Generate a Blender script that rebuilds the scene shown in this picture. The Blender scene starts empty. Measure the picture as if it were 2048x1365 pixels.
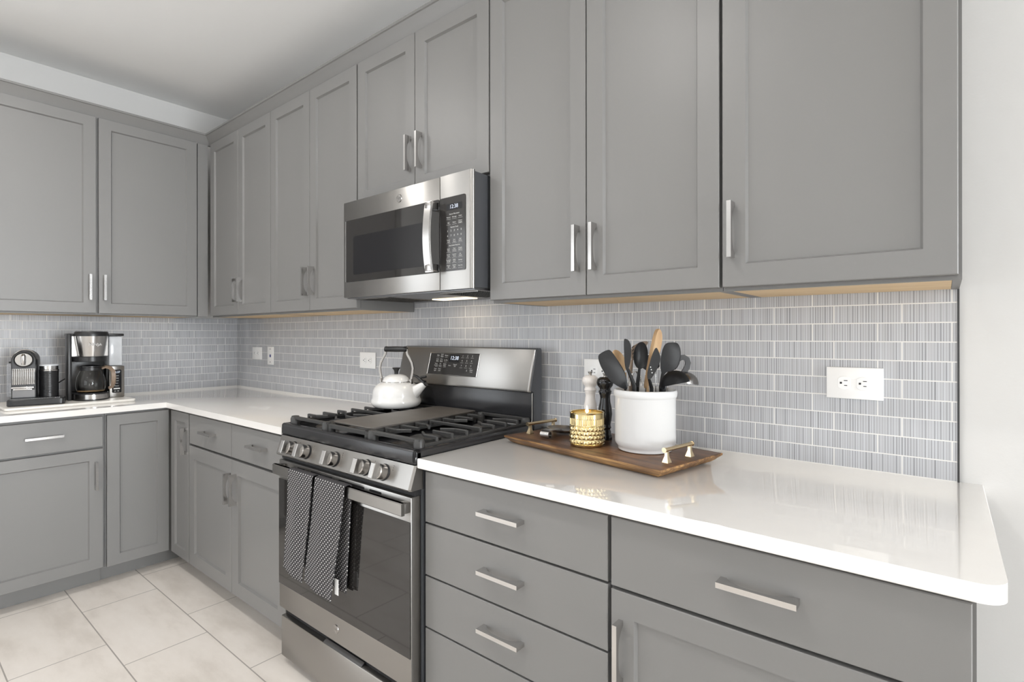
import bpy, bmesh, math, random
from mathutils import Vector, Matrix
PI = math.pi
R = math.radians
S = bpy.context.scene
COL = S.collection
random.seed(4)

# ------------------------------------------------------------------ camera, world, lights, exposure
YAW, FOC, PY = 0.68538, 1060.22, 669.91
CAM = Vector((3.7035, -1.6019, 1.1851))
_roll = -0.00089
FW = Vector((-math.sin(YAW), math.cos(YAW), 0))
_rt = Vector((math.cos(YAW), math.sin(YAW), 0))
_up = Vector((0, 0, 1))
RT = _rt * math.cos(_roll) + _up * math.sin(_roll)
UP = _up * math.cos(_roll) - _rt * math.sin(_roll)
cd = bpy.data.cameras.new('camera')
cam = bpy.data.objects.new('camera', cd)
COL.objects.link(cam)
cd.sensor_width = 36
cd.lens = FOC * 36 / 2048
cd.shift_y = (PY - 682.5) / 2048
cd.clip_start = 0.02
M = Matrix.Identity(4)
for i in range(3):
    M[i][0], M[i][1], M[i][2], M[i][3] = RT[i], UP[i], -FW[i], CAM[i]
cam.matrix_world = M
S.camera = cam

W = bpy.data.worlds.new('world')
S.world = W
W.use_nodes = True
bgn = W.node_tree.nodes['Background']
bgn.inputs[0].default_value = (0.80, 0.90, 1.0, 1)
bgn.inputs[1].default_value = 1.6


def area(name, loc, rot, sx, sy, power, col=(1, 1, 1), shape='RECTANGLE', spread=PI):
    l = bpy.data.lights.new(name, 'AREA')
    l.shape = shape
    l.size = sx
    if shape == 'RECTANGLE':
        l.size_y = sy
    l.energy = power
    l.color = col
    l.spread = spread
    o = bpy.data.objects.new(name, l)
    COL.objects.link(o)
    o.location = loc
    o.rotation_euler = rot
    return o


XR, YF, ZC = 10.5, -5.8, 2.62          # room: right wall, front wall, ceiling
area('daylight_front', (4.3, YF - 0.02, 1.35), (R(90), 0, 0), 3.0, 1.9, 50, (0.94, 0.97, 1.0))
area('daylight_right', (XR + 0.02, -0.95, 1.25), (R(90), 0, R(90)), 1.3, 2.2, 620, (0.92, 0.965, 1.0))
area('daylight_left', (-0.02, -4.0, 1.20), (R(90), 0, R(-90)), 2.5, 2.1, 80, (0.95, 0.975, 1.0))
DOWN = [(1.15, -1.55), (2.75, -1.55), (1.15, -3.3), (2.75, -3.3)]
for i, (x, y) in enumerate(DOWN):
    area('downlight_lamp', (x, y, ZC - 0.012), (0, 0, 0), 0.17, 0, 18 if y > -2 else 10, (1.0, 0.975, 0.945), 'DISK')

vs = S.view_settings
vs.view_transform = 'Standard'
vs.look = 'None'
vs.gamma = 1
vs.use_curve_mapping = False
vs.exposure = -0.82
try:
    S.cycles.max_bounces = 10
    S.cycles.diffuse_bounces = 6
    S.cycles.sample_clamp_indirect = 6
except Exception:
    pass


# ------------------------------------------------------------------ materials
class NT:
    def __init__(s, name):
        s.m = bpy.data.materials.new(name)
        s.m.use_nodes = True
        s.t = s.m.node_tree
        s.b = s.t.nodes['Principled BSDF']
        s.co = s.t.nodes.new('ShaderNodeTexCoord').outputs['Object']

    def n(s, typ, **kw):
        x = s.t.nodes.new(typ)
        for k, v in kw.items():
            setattr(x, k, v)
        return x

    def put(s, sock, v):
        if hasattr(v, 'is_output') or isinstance(v, bpy.types.NodeSocket):
            s.t.links.new(v, sock)
        else:
            sock.default_value = v

    def math(s, op, a, b=0.0, c=None):
        x = s.n('ShaderNodeMath', operation=op)
        s.put(x.inputs[0], a)
        s.put(x.inputs[1], b)
        if c is not None:
            s.put(x.inputs[2], c)
        return x.outputs[0]

    def mix(s, f, a, b):
        x = s.n('ShaderNodeMix', data_type='RGBA')
        s.put(x.inputs[0], f)
        s.put(x.inputs[6], a if not isinstance(a, tuple) else (*a[:3], 1))
        s.put(x.inputs[7], b if not isinstance(b, tuple) else (*b[:3], 1))
        return x.outputs[2]

    def mapped(s, scale):
        x = s.n('ShaderNodeMapping')
        s.t.links.new(s.co, x.inputs[0])
        x.inputs['Scale'].default_value = scale
        return x.outputs[0]

    def noise(s, vec, scale, detail=3.0, rough=0.5):
        x = s.n('ShaderNodeTexNoise')
        s.t.links.new(vec, x.inputs['Vector'])
        x.inputs['Scale'].default_value = scale
        x.inputs['Detail'].default_value = detail
        x.inputs['Roughness'].default_value = rough
        return x.outputs[0]

    def white(s, a, b=0.0, c=0.0):
        cb = s.n('ShaderNodeCombineXYZ')
        s.put(cb.inputs[0], a)
        s.put(cb.inputs[1], b)
        s.put(cb.inputs[2], c)
        w = s.n('ShaderNodeTexWhiteNoise', noise_dimensions='3D')
        s.t.links.new(cb.outputs[0], w.inputs['Vector'])
        return w.outputs[0]

    def ramp(s, v, stops):
        x = s.n('ShaderNodeValToRGB')
        e = x.color_ramp.elements
        while len(e) < len(stops):
            e.new(0.5)
        for q, (p, c) in zip(e, stops):
            q.position = p
            q.color = (*c, 1)
        s.put(x.inputs[0], v)
        return x.outputs[0]

    def bump(s, h, strength=0.2, dist=0.002):
        x = s.n('ShaderNodeBump')
        x.inputs['Strength'].default_value = strength
        x.inputs['Distance'].default_value = dist
        s.put(x.inputs['Height'], h)
        s.t.links.new(x.outputs[0], s.b.inputs['Normal'])

    def set(s, **kw):
        nm = {'col': 'Base Color', 'rough': 'Roughness', 'metal': 'Metallic', 'ior': 'IOR', 'trans': 'Transmission Weight',
              'coat': 'Coat Weight', 'coatr': 'Coat Roughness', 'em': 'Emission Color', 'es': 'Emission Strength',
              'alpha': 'Alpha', 'spec': 'Specular IOR Level', 'aniso': 'Anisotropic'}
        for k, v in kw.items():
            if isinstance(v, tuple):
                v = (*v[:3], 1)
            s.put(s.b.inputs[nm[k]], v)
        return s.m


def simple(name, col, rough=0.5, metal=0.0, vary=0.04, scale=6.0, **kw):
    """flat paint / plastic / metal with a slight procedural mottling"""
    t = NT(name)
    f = t.noise(t.co, scale, 3)
    lo = tuple(c * (1 - vary) for c in col)
    hi = tuple(min(1, c * (1 + vary)) for c in col)
    return t.set(col=t.mix(f, lo, hi), rough=rough, metal=metal, **kw)


def glowing(name, col, es):
    t = NT(name)
    return t.set(col=(0.02, 0.02, 0.02), em=col, es=es)


def steel(name, col=(0.34, 0.328, 0.312), rough=0.30, scale=(3, 3, 500), an=0.7):
    """brushed metal: fine horizontal grain that draws reflections out vertically"""
    t = NT(name)
    f = t.noise(t.mapped(scale), 1.0, 2)
    c = t.mix(f, tuple(x * 0.985 for x in col), tuple(min(1, x * 1.015) for x in col))
    tg = t.n('ShaderNodeCombineXYZ')
    tg.inputs[2].default_value = 1.0
    t.t.links.new(tg.outputs[0], t.b.inputs['Tangent'])
    return t.set(col=c, rough=rough, metal=1.0, aniso=an)


def grid_nodes(t, u, v, pu, pv, v0, ph_even, ph_odd, gu, gv):
    """running-bond cells: returns grout mask (1 on the joint), row index, cell index"""
    z = t.math('DIVIDE', t.math('SUBTRACT', v, v0), pv)
    i = t.math('FLOOR', z)
    fz = t.math('FRACT', z)
    par = t.math('ABSOLUTE', t.math('MODULO', i, 2.0))
    ph = t.math('MULTIPLY_ADD', par, ph_odd - ph_even, ph_even)
    x = t.math('DIVIDE', t.math('SUBTRACT', u, ph), pu)
    j = t.math('FLOOR', x)
    fx = t.math('FRACT', x)
    dz = t.math('MULTIPLY', t.math('MINIMUM', fz, t.math('SUBTRACT', 1.0, fz)), pv)
    dx = t.math('MULTIPLY', t.math('MINIMUM', fx, t.math('SUBTRACT', 1.0, fx)), pu)
    mz = t.math('LESS_THAN', dz, gv / 2)
    mx = t.math('LESS_THAN', dx, gu / 2)
    return t.math('MAXIMUM', mz, mx), i, j


def backsplash_mat(name, axis, pe, po):
    t = NT(name)
    sp = t.n('ShaderNodeSeparateXYZ')
    t.t.links.new(t.co, sp.inputs[0])
    u, v = sp.outputs[axis], sp.outputs[2]
    m, i, j = grid_nodes(t, u, v, 0.1425, 0.04604, 0.8447, pe, po, 0.0026, 0.0026)
    n = t.noise(t.mapped((1, 1, 0)), 60, 2)
    x = t.math('MULTIPLY_ADD', n, 0.9, t.math('DIVIDE', u, 0.0056))
    c1 = t.math('FLOOR', x)
    f = t.math('FRACT', x)
    wd = t.math('MULTIPLY_ADD', t.white(c1, i, 1.0), 0.40, 0.14)
    dk = t.math('LESS_THAN', f, wd)
    tone = t.white(i, j, 9.0)
    lum = t.white(c1, i, 5.0)
    line = t.math('SUBTRACT', 1.0, dk)
    cd_ = t.mix(lum, (0.27, 0.275, 0.29), (0.43, 0.435, 0.455))
    cl_ = t.mix(lum, (0.57, 0.585, 0.615), (0.51, 0.52, 0.545))
    c = t.mix(line, cd_, cl_)
    c = t.mix(t.math('MULTIPLY', tone, 0.16), c, (0.46, 0.465, 0.48))
    c = t.mix(m, c, (0.80, 0.79, 0.77))
    h = t.math('MULTIPLY_ADD', m, -1.0, t.math('MULTIPLY', line, 0.25))
    t.bump(h, 0.35, 0.0012)
    return t.set(col=c, rough=t.math('MULTIPLY_ADD', m, 0.45, 0.30), spec=0.30)


def floor_mat():
    t = NT('floor_porcelain')
    sp = t.n('ShaderNodeSeparateXYZ')
    t.t.links.new(t.co, sp.inputs[0])
    m, i, j = grid_nodes(t, sp.outputs[0], sp.outputs[1], 0.574, 0.2785, -1.013 - 20 * 0.2785, 0.8500, 0.6430, 0.0042, 0.0042)
    n1 = t.noise(t.mapped((1.2, 3.2, 1)), 2.2, 6, 0.62)
    n2 = t.noise(t.mapped((3, 7, 1)), 6.0, 5, 0.6)
    c = t.ramp(n1, [(0.32, (0.64, 0.585, 0.53)), (0.50, (0.77, 0.715, 0.66)), (0.72, (0.82, 0.77, 0.72))])
    c = t.mix(t.math('MULTIPLY', n2, 0.30), c, (0.66, 0.605, 0.55))
    c = t.mix(t.math('MULTIPLY', t.white(i, j, 2.0), 0.12), c, (0.66, 0.62, 0.57))
    c = t.mix(m, c, (0.36, 0.33, 0.30))
    t.bump(t.math('MULTIPLY', m, -1.0), 0.4, 0.001)
    return t.set(col=c, rough=t.math('MULTIPLY_ADD', n2, 0.15, 0.36))


def wall_mat(name, col, b=0.22):
    t = NT(name)
    f = t.noise(t.co, 26, 4, 0.6)
    t.bump(f, b, 0.004)
    return t.set(col=t.mix(f, tuple(c * 0.985 for c in col), col), rough=0.75)


def towel_mat():
    t = NT('dotted_cotton')
    sp = t.n('ShaderNodeSeparateXYZ')
    t.t.links.new(t.co, sp.inputs[0])
    z = t.math('DIVIDE', sp.outputs[2], 0.0068)
    i = t.math('FLOOR', z)
    fz = t.math('SUBTRACT', t.math('FRACT', z), 0.5)
    par = t.math('ABSOLUTE', t.math('MODULO', i, 2.0))
    x = t.math('ADD', t.math('DIVIDE', sp.outputs[0], 0.0140), t.math('MULTIPLY', par, 0.5))
    fx = t.math('SUBTRACT', t.math('FRACT', x), 0.5)
    dx = t.math('MULTIPLY', fx, 0.0140)
    dz = t.math('MULTIPLY', fz, 0.0068)
    d = t.math('SQRT', t.math('ADD', t.math('MULTIPLY', dx, dx), t.math('MULTIPLY', dz, dz)))
    m = t.math('LESS_THAN', d, 0.0019)
    w = t.noise(t.co, 900, 2)
    c = t.mix(w, (0.030, 0.028, 0.030), (0.055, 0.052, 0.055))
    t.bump(w, 0.3, 0.001)
    return t.set(col=t.mix(m, c, (0.72, 0.71, 0.69)), rough=0.9)


def wood_mat(name, dark, mid, light, scale=(2.5, 26, 26), rough=0.45):
    t = NT(name)
    v = t.mapped(scale)
    n = t.noise(v, 2.2, 6, 0.62)
    n2 = t.noise(t.co, 9, 3)
    f = t.math('MULTIPLY_ADD', n2, 0.35, t.math('MULTIPLY', n, 0.75))
    c = t.ramp(f, [(0.36, dark), (0.52, mid), (0.72, light)])
    t.bump(n, 0.25, 0.001)
    return t.set(col=c, rough=rough)


m_paint = simple('grey_cabinet_paint', (0.205, 0.2015, 0.197), 0.39, vary=0.02, scale=3, spec=0.42)
m_inside = simple('grey_cabinet_frame', (0.185, 0.182, 0.178), 0.45, vary=0.02)
m_maple = wood_mat('maple_veneer', (0.56, 0.39, 0.20), (0.64, 0.46, 0.25), (0.70, 0.52, 0.30), (1.5, 14, 14), 0.5)
m_quartz = simple('white_quartz', (0.82, 0.80, 0.775), 0.035, vary=0.012, scale=40, ior=1.62)
m_wall = wall_mat('wall_paint', (0.66, 0.655, 0.645))
m_ceil = wall_mat('ceiling_paint', (0.92, 0.92, 0.915), 0.10)
m_chrome = simple('polished_nickel', (0.62, 0.61, 0.60), 0.16, 1.0, 0.02)
m_steel = steel('brushed_steel')
m_steelv = steel('brushed_steel_fine', (0.48, 0.465, 0.45), 0.22, (300, 300, 4), 0.0)
m_darksteel = steel('dark_steel', (0.20, 0.20, 0.205), 0.30, (3, 3, 500), 0.0)
m_black = simple('black_enamel', (0.022, 0.022, 0.024), 0.22, vary=0.1)
m_charcoal = simple('charcoal_side', (0.055, 0.057, 0.062), 0.33, vary=0.1)
m_iron = simple('cast_iron', (0.040, 0.039, 0.038), 0.45, vary=0.25, scale=60)
m_griddle = simple('worn_griddle', (0.150, 0.135, 0.120), 0.46, 0.3, vary=0.25, scale=9)
m_glass_dark = simple('smoked_glass', (0.018, 0.0165, 0.0155), 0.04, vary=0.05, ior=1.62)
m_panelblack = simple('control_glass', (0.030, 0.028, 0.027), 0.12, vary=0.05)
m_screen = simple('display_black', (0.006, 0.006, 0.008), 0.15)
m_digits = glowing('display_digits', (0.80, 0.86, 1.0), 2.2)
m_legend = simple('legend_print', (0.70, 0.70, 0.68), 0.5)
m_void = simple('dark_recess', (0.010, 0.010, 0.011), 0.6)
m_rubber = simple('black_plastic', (0.014, 0.014, 0.015), 0.33, vary=0.1)
m_gloss = simple('glossy_black_lacquer', (0.010, 0.010, 0.011), 0.07, vary=0.1)
m_strap = simple('kettle_steel', (0.50, 0.48, 0.46), 0.22, 1.0, 0.04)
m_nylon = simple('black_nylon', (0.014, 0.014, 0.015), 0.48, vary=0.1, spec=0.3)
m_bronze = simple('bronze_nylon', (0.22, 0.16, 0.115), 0.40, vary=0.08)
m_outlet = simple('white_outlet', (0.92, 0.92, 0.915), 0.30, vary=0.01)
m_enamel = simple('white_enamel', (0.86, 0.85, 0.83), 0.10, vary=0.01, coat=0.5)
m_ceramic = simple('white_stoneware', (0.66, 0.66, 0.66), 0.20, vary=0.015)
m_cream = simple('cream_lacquer', (0.80, 0.76, 0.73), 0.22, vary=0.02)
m_brass = simple('satin_brass', (0.66, 0.53, 0.34), 0.24, 1.0, 0.04)
m_gold = simple('mirror_gold', (0.86, 0.70, 0.38), 0.13, 1.0, 0.03)
m_wax = simple('cream_wax', (0.85, 0.80, 0.66), 0.5, vary=0.02)
m_flame = glowing('candle_flame', (1.0, 0.78, 0.42), 12)
m_lamp = glowing('lit_lens', (1.0, 0.82, 0.58), 4)
m_tray = wood_mat('dark_stained_wood', (0.022, 0.010, 0.005), (0.095, 0.045, 0.020), (0.21, 0.105, 0.048), (2.2, 22, 22), 0.34)
m_trayedge = wood_mat('burnt_wood_edge', (0.022, 0.011, 0.006), (0.18, 0.090, 0.036), (0.58, 0.34, 0.13), (2.6, 40, 90), 0.42)
m_beech = wood_mat('beech_wood', (0.36, 0.22, 0.11), (0.46, 0.30, 0.16), (0.58, 0.41, 0.24), (20, 20, 3), 0.55)
m_marble = simple('white_tray_slab', (0.80, 0.77, 0.72), 0.25, vary=0.03)
m_towel = towel_mat()
m_tag = simple('white_tag', (0.85, 0.85, 0.84), 0.7)
m_floor = floor_mat()
m_blackedge = simple('black_edge_trim', (0.03, 0.03, 0.03), 0.4)
m_blue = simple('blue_port', (0.05, 0.06, 0.25), 0.4)
m_frost = simple('frosted_plastic', (0.72, 0.74, 0.77), 0.16, vary=0.12, scale=30, alpha=0.80)
m_clear = NT('clear_glass').set(col=(0.95, 0.94, 0.92), rough=0.02, trans=1.0, ior=1.30)
m_tank = simple('clear_tank', (0.60, 0.63, 0.68), 0.08, vary=0.05, alpha=0.35)
m_coffee = simple('coffee_residue', (0.30, 0.20, 0.10), 0.3)


# ------------------------------------------------------------------ mesh helpers
class MB:
    def __init__(s):
        s.bm = bmesh.new()

    def box(s, x0, x1, y0, y1, z0, z1, b=0.0, seg=2):
        r = bmesh.ops.create_cube(s.bm, size=1.0)
        vs = r['verts']
        for v in vs:
            v.co = Vector((x0 + (v.co.x + .5) * (x1 - x0), y0 + (v.co.y + .5) * (y1 - y0), z0 + (v.co.z + .5) * (z1 - z0)))
        if b > 0:
            es = list({e for v in vs for e in v.link_edges})
            bmesh.ops.bevel(s.bm, geom=es, offset=b, segments=seg, profile=0.5, affect='EDGES', clamp_overlap=True)
        return s

    def loft(s, rings, cap=True, closed=True):
        R_ = [[s.bm.verts.new(p) for p in ring] for ring in rings]
        n = len(R_[0])
        for a, b in zip(R_, R_[1:]):
            for k in range(n if closed else n - 1):
                k2 = (k + 1) % n
                try:
                    s.bm.faces.new((a[k], a[k2], b[k2], b[k]))
                except ValueError:
                    pass
        if cap and closed:
            for ring, rev in ((R_[0], True), (R_[-1], False)):
                try:
                    s.bm.faces.new(list(reversed(ring)) if rev else ring)
                except ValueError:
                    pass
        return s

    def prism(s, poly, f, a, b, bev=0.0):
        """poly: 2D points; f(p, t) -> 3D; extruded from t=a to t=b"""
        if bev > 0:
            cx = sum(p[0] for p in poly) / len(poly)
            cy = sum(p[1] for p in poly) / len(poly)

            def shr(p):
                d = math.hypot(p[0] - cx, p[1] - cy)
                k = max(0, 1 - bev / max(d, 1e-6))
                return (cx + (p[0] - cx) * k, cy + (p[1] - cy) * k)
            sg = 1 if b > a else -1
            small = [shr(p) for p in poly]
            return s.loft([[f(p, a) for p in small], [f(p, a + sg * bev) for p in poly], [f(p, b - sg * bev) for p in poly], [f(p, b) for p in small]])
        return s.loft([[f(p, a) for p in poly], [f(p, b) for p in poly]])

    def lathe(s, prof, c=(0, 0, 0), n=48, sx=1.0, sy=1.0):
        rings = []
        for r, z in prof:
            r = max(r, 1e-4)
            rings.append([Vector((c[0] + sx * r * math.cos(2 * PI * k / n), c[1] + sy * r * math.sin(2 * PI * k / n), c[2] + z)) for k in range(n)])
        return s.loft(rings)

    def sweep(s, pts, sec, up=Vector((0, 0, 1)), scale=None):
        pts = [Vector(p) for p in pts]
        rings = []
        for i, p in enumerate(pts):
            t = (pts[min(i + 1, len(pts) - 1)] - pts[max(i - 1, 0)]).normalized()
            n = t.cross(up)
            if n.length < 1e-4:
                n = t.cross(Vector((1, 0, 0)))
            n.normalize()
            b = n.cross(t)
            k = scale[i] if scale else 1.0
            rings.append([p + n * (q[0] * k) + b * (q[1] * k) for q in sec])
        return s.loft(rings)

    def tube(s, pts, r, n=12, up=Vector((0, 0, 1))):
        sc = r if isinstance(r, (list, tuple)) else None
        rr = 1.0 if sc else r
        sec = [(rr * math.cos(2 * PI * k / n), rr * math.sin(2 * PI * k / n)) for k in range(n)]
        return s.sweep(pts, sec, up, sc)

    def disc(s, c, nrm, r, h, n=32, r2=None):
        nrm = Vector(nrm).normalized()
        c = Vector(c)
        return s.tube([c, c + nrm * h], [r, r if r2 is None else r2], n, up=Vector((0.31, 0.17, 0.93)))

    def text(s, body, size, mtx, ax='CENTER', ext=0.0):
        cu = bpy.data.curves.new('lettering', 'FONT')
        cu.body = body
        cu.size = size
        cu.align_x = ax
        cu.align_y = 'CENTER'
        cu.extrude = ext
        cu.resolution_u = 3
        o = bpy.data.objects.new('lettering', cu)
        me = bpy.data.meshes.new_from_object(o)
        me.transform(mtx)
        s.bm.from_mesh(me)
        bpy.data.meshes.remove(me)
        bpy.data.objects.remove(o)
        bpy.data.curves.remove(cu)
        return s

    def xf(s, m):
        s.bm.transform(m)
        return s

    def obj(s, name, mat, parent=None, off=(0, 0, 0), smooth=35):
        if any(off):
            bmesh.ops.translate(s.bm, verts=s.bm.verts, vec=-Vector(off))
        bmesh.ops.recalc_face_normals(s.bm, faces=s.bm.faces)
        me = bpy.data.meshes.new(name)
        s.bm.to_mesh(me)
        s.bm.free()
        me.materials.append(mat)
        if smooth:
            me.polygons.foreach_set('use_smooth', [True] * len(me.polygons))
            me.set_sharp_from_angle(angle=R(smooth))
        o = bpy.data.objects.new(name, me)
        COL.objects.link(o)
        if parent:
            o.parent = parent
        return o


def tag(o, label, cat, group=None):
    o['label'] = label
    o['category'] = cat
    if group:
        o['group'] = group
    return o


class Thing:
    """an Empty at the thing's base; parts are drawn in the frame of its wall (rot=0: world)"""
    def __init__(s, name, label, cat, off=(0, 0, 0), rot=0.0, group=None):
        s.off = Vector(off)
        s.e = bpy.data.objects.new(name, None)
        s.e.empty_display_size = 0.05
        COL.objects.link(s.e)
        s.e.location = Matrix.Rotation(rot, 4, 'Z') @ s.off
        s.e.rotation_euler = (0, 0, rot)
        tag(s.e, label, cat, group)

    def part(s, name, mb, mat, parent=None, label=None, smooth=35):
        o = mb.obj(name, mat, parent or s.e, s.off, smooth)
        if label:
            o['label'] = label
        return o


def solo(name, mb, mat, label, cat, off, group=None, smooth=35):
    o = mb.obj(name, mat, None, off, smooth)
    o.location = off
    return tag(o, label, cat, group)


def struct(name, mb, mat, smooth=0):
    o = mb.obj(name, mat, None, (0, 0, 0), smooth)
    o['kind'] = 'structure'
    return o


FACE = Matrix.Rotation(R(90), 4, 'X')            # text standing up, facing -y


def at_face(x, y, z, tilt=0.0):
    return Matrix.Translation((x, y, z)) @ Matrix.Rotation(tilt, 4, 'X') @ FACE


def fx(x0, x1, y, z0, z1, y2):                   # thin plate in front of a wall-parallel face
    return MB().box(x0, x1, y, y2, z0, z1)


def rrect(x0, x1, z0, z1, r, n=6):
    P = []
    for cx, cz, a in ((x1 - r, z1 - r, 0), (x0 + r, z1 - r, 90), (x0 + r, z0 + r, 180), (x1 - r, z0 + r, 270)):
        for k in range(n + 1):
            t = R(a + 90 * k / n)
            P.append((cx + r * math.cos(t), cz + r * math.sin(t)))
    return P


def smooth_poly(P, n=2):
    for _ in range(n):
        Q = []
        for a, b in zip(P, P[1:] + P[:1]):
            Q += [(a[0] * .75 + b[0] * .25, a[1] * .75 + b[1] * .25), (a[0] * .25 + b[0] * .75, a[1] * .25 + b[1] * .75)]
        P = Q
    return P


XZ = lambda p, t: Vector((p[0], t, p[1]))        # polygon in a wall-parallel plane, extruded along y
YZ = lambda p, t: Vector((t, p[0], p[1]))
XY = lambda p, t: Vector((p[0], p[1], t))

# ------------------------------------------------------------------ room shell
T = 0.12
struct('floor', MB().box(-T, XR + T, YF - T, T, -0.06, 0.0), m_floor)
struct('ceiling', MB().box(-T, XR + T, YF - T, T, ZC, ZC + 0.08), m_ceil)
struct('wall_back', MB().box(-T, XR + T, 0.0, T, 0.0, ZC), m_wall)
mb = MB()
mb.box(-T, 0, -2.75, 0, 0, ZC).box(-T, 0, YF - T, -5.25, 0, ZC).box(-T, 0, -5.25, -2.75, 0, 0.15).box(-T, 0, -5.25, -2.75, 2.25, ZC)
struct('wall_left', mb, m_wall)
mb = MB()
for y in (-5.25, -4.025, -2.80):
    mb.box(-0.07, -0.03, y, y + 0.05, 0.15, 2.25)
mb.box(-0.07, -0.03, -5.25, -2.75, 0.15, 0.20).box(-0.07, -0.03, -5.25, -2.75, 2.20, 2.25)
struct('window_3', mb, m_outlet)
# front wall (behind the camera) with a wide window, right wall with a patio door opening
mb = MB()
mb.box(0, 2.8, YF - T, YF, 0, ZC).box(5.8, XR, YF - T, YF, 0, ZC).box(2.8, 5.8, YF - T, YF, 0, 0.40).box(2.8, 5.8, YF - T, YF, 2.30, ZC)
struct('wall_front', mb, m_wall)
mb = MB()
mb.box(XR, XR + T, YF, -1.6, 0, ZC).box(XR, XR + T, -0.3, 0, 0, ZC).box(XR, XR + T, -1.6, -0.3, 2.35, ZC).box(XR, XR + T, -1.6, -0.3, 0, 0.15)
struct('wall_right', mb, m_wall)
mb = MB()
for x in (2.8, 3.78, 4.76, 5.74):
    mb.box(x, x + 0.06, YF - 0.07, YF - 0.03, 0.40, 2.30)
mb.box(2.8, 5.8, YF - 0.07, YF - 0.03, 0.40, 0.46).box(2.8, 5.8, YF - 0.07, YF - 0.03, 2.24, 2.30)
struct('window_1', mb, m_outlet)
mb = MB()
for y in (-1.6, -0.98, -0.36):
    mb.box(XR + 0.03, XR + 0.07, y, y + 0.06, 0.15, 2.35)
mb.box(XR + 0.03, XR + 0.07, -1.6, -0.3, 0.15, 0.21).box(XR + 0.03, XR + 0.07, -1.6, -0.3, 2.29, 2.35)
struct('window_2', mb, m_outlet)
# tile backsplashes
H = 0.844
struct('trim_1', MB().box(0.0005, 3.7247, -0.008, -0.0005, H, 1.29).box(1.824, 2.556, -0.008, -0.0005, 1.29, 1.40),
       backsplash_mat('ribbed_glass_tile_back', 0, 3.6220 - 0.1425 * 30, 3.5729 - 0.1425 * 30))
struct('trim_2', MB().box(0.0005, 0.008, -1.95, -0.0085, H, 1.29),
       backsplash_mat('ribbed_glass_tile_left', 1, -0.6553, -0.7009))
struct('trim_3', MB().box(3.7247, 3.7285, -0.0095, -0.0005, H, 1.29), m_blackedge)


# ------------------------------------------------------------------ cabinets
def ringxz(x0, x1, z0, z1, y):
    return [Vector((x0, y, z0)), Vector((x1, y, z0)), Vector((x1, y, z1)), Vector((x0, y, z1))]


def shaker(x0, x1, z0, z1, yf, rail=0.052, t=0.02):
    mb = MB()
    b, g, d = 0.0016, 0.0045, 0.009
    rings = [ringxz(x0, x1, z0, z1, yf + t), ringxz(x0, x1, z0, z1, yf + b), ringxz(x0 + b, x1 - b, z0 + b, z1 - b, yf)]
    if rail:
        r = rail
        rings += [ringxz(x0 + r, x1 - r, z0 + r, z1 - r, yf), ringxz(x0 + r + g, x1 - r - g, z0 + r + g, z1 - r - g, yf + d)]
    return mb.loft(rings)


def pull(cx, cz, yf, vertical, L=0.130):
    """square arched bar pull standing off the face at yf"""
    s, w = 0.030, 0.0100
    P = [(-L / 2, 0), (-L / 2, s), (L / 2, s), (L / 2, 0), (L / 2 - 0.011, 0)]
    for k in range(13):
        a = -1 + 2 * k / 12
        P.append((-a * (L / 2 - 0.011), 0.019 * (1 - abs(a) ** 3.0) + 0.002))
    P.append((-L / 2 + 0.011, 0))
    mb = MB()
    if vertical:
        f = lambda p, t: Vector((cx + t, yf - p[1], cz + p[0]))
    else:
        f = lambda p, t: Vector((cx + p[0], yf - p[1], cz + t))
    mb.prism(P, f, -w / 2, w / 2)
    return mb


def door(t, x0, x1, z0, z1, yf, handle=None, vertical=True, rail=0.052, name='door'):
    d = t.part(name, shaker(x0, x1, z0, z1, yf, rail), m_paint, smooth=25)
    if handle:
        t.part('handle', pull(handle[0], handle[1], yf, vertical), m_chrome, d, smooth=25)
    return d


YU = -0.314          # upper door faces
ZB, ZT = 1.297, 2.303


def upper(name, label, x0, x1, doors, yf=YU, zb=ZB, rot=0.0, left_side=True, maple=True):
    t = Thing(name, label, 'cabinet', ((x0 + x1) / 2, 0, zb - 0.008), rot, 'grey wall cabinets')
    f = yf + 0.0205
    mb = MB()
    zl = zb - 0.008
    mb.box(x0, x1, f, f + 0.018, zl, 2.302)
    mb.box(x0, x0 + 0.014, f + 0.018, -0.009, zl, 2.302).box(x1 - 0.014, x1, f + 0.018, -0.009, zl, 2.302)
    mb.box(x0 + 0.014, x1 - 0.014, f + 0.018, -0.009, 2.28, 2.302)
    t.part('body', mb, m_inside)
    if maple:
        t.part('bottom_panel', MB().box(x0 + 0.0145, x1 - 0.0145, f + 0.0185, -0.0095, zl + 0.0006, zl + 0.012), m_maple, label='bare maple underside')
    for d in doors:
        door(t, d[0], d[1], zb, ZT, yf, (d[2], d[3]) if len(d) > 2 else None)
    return t


HZ = 1.429
upper('wall_cabinet', 'tall grey double-door wall cabinet in the room corner, right of the left-wall cabinets', 0.346, 1.0905,
      [(0.366, 0.7255, 0.718, HZ), (0.7285, 1.0885, 0.7728, HZ)])
upper('wall_cabinet', 'tall grey double-door wall cabinet just left of the microwave', 1.0908, 1.8235,
      [(1.0928, 1.4560, 1.437, HZ), (1.4590, 1.8214, 1.4927, HZ)])
upper('wall_cabinet', 'short grey double-door wall cabinet above the microwave', 1.8260, 2.5545,
      [(1.8300, 2.1860, 2.163, 1.857), (2.1890, 2.5529, 2.2243, 1.857)], zb=1.716, maple=False)
upper('wall_cabinet', 'large grey double-door wall cabinet just right of the microwave', 2.5562, 3.2898,
      [(2.5583, 2.9185, 2.8944, HZ), (2.9215, 3.2870, 2.9494, HZ)])
upper('wall_cabinet', 'single-door grey wall cabinet at the right end above the double outlet', 3.2908, 3.7280,
      [(3.2942, 3.7224, 3.3178, HZ)])
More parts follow.
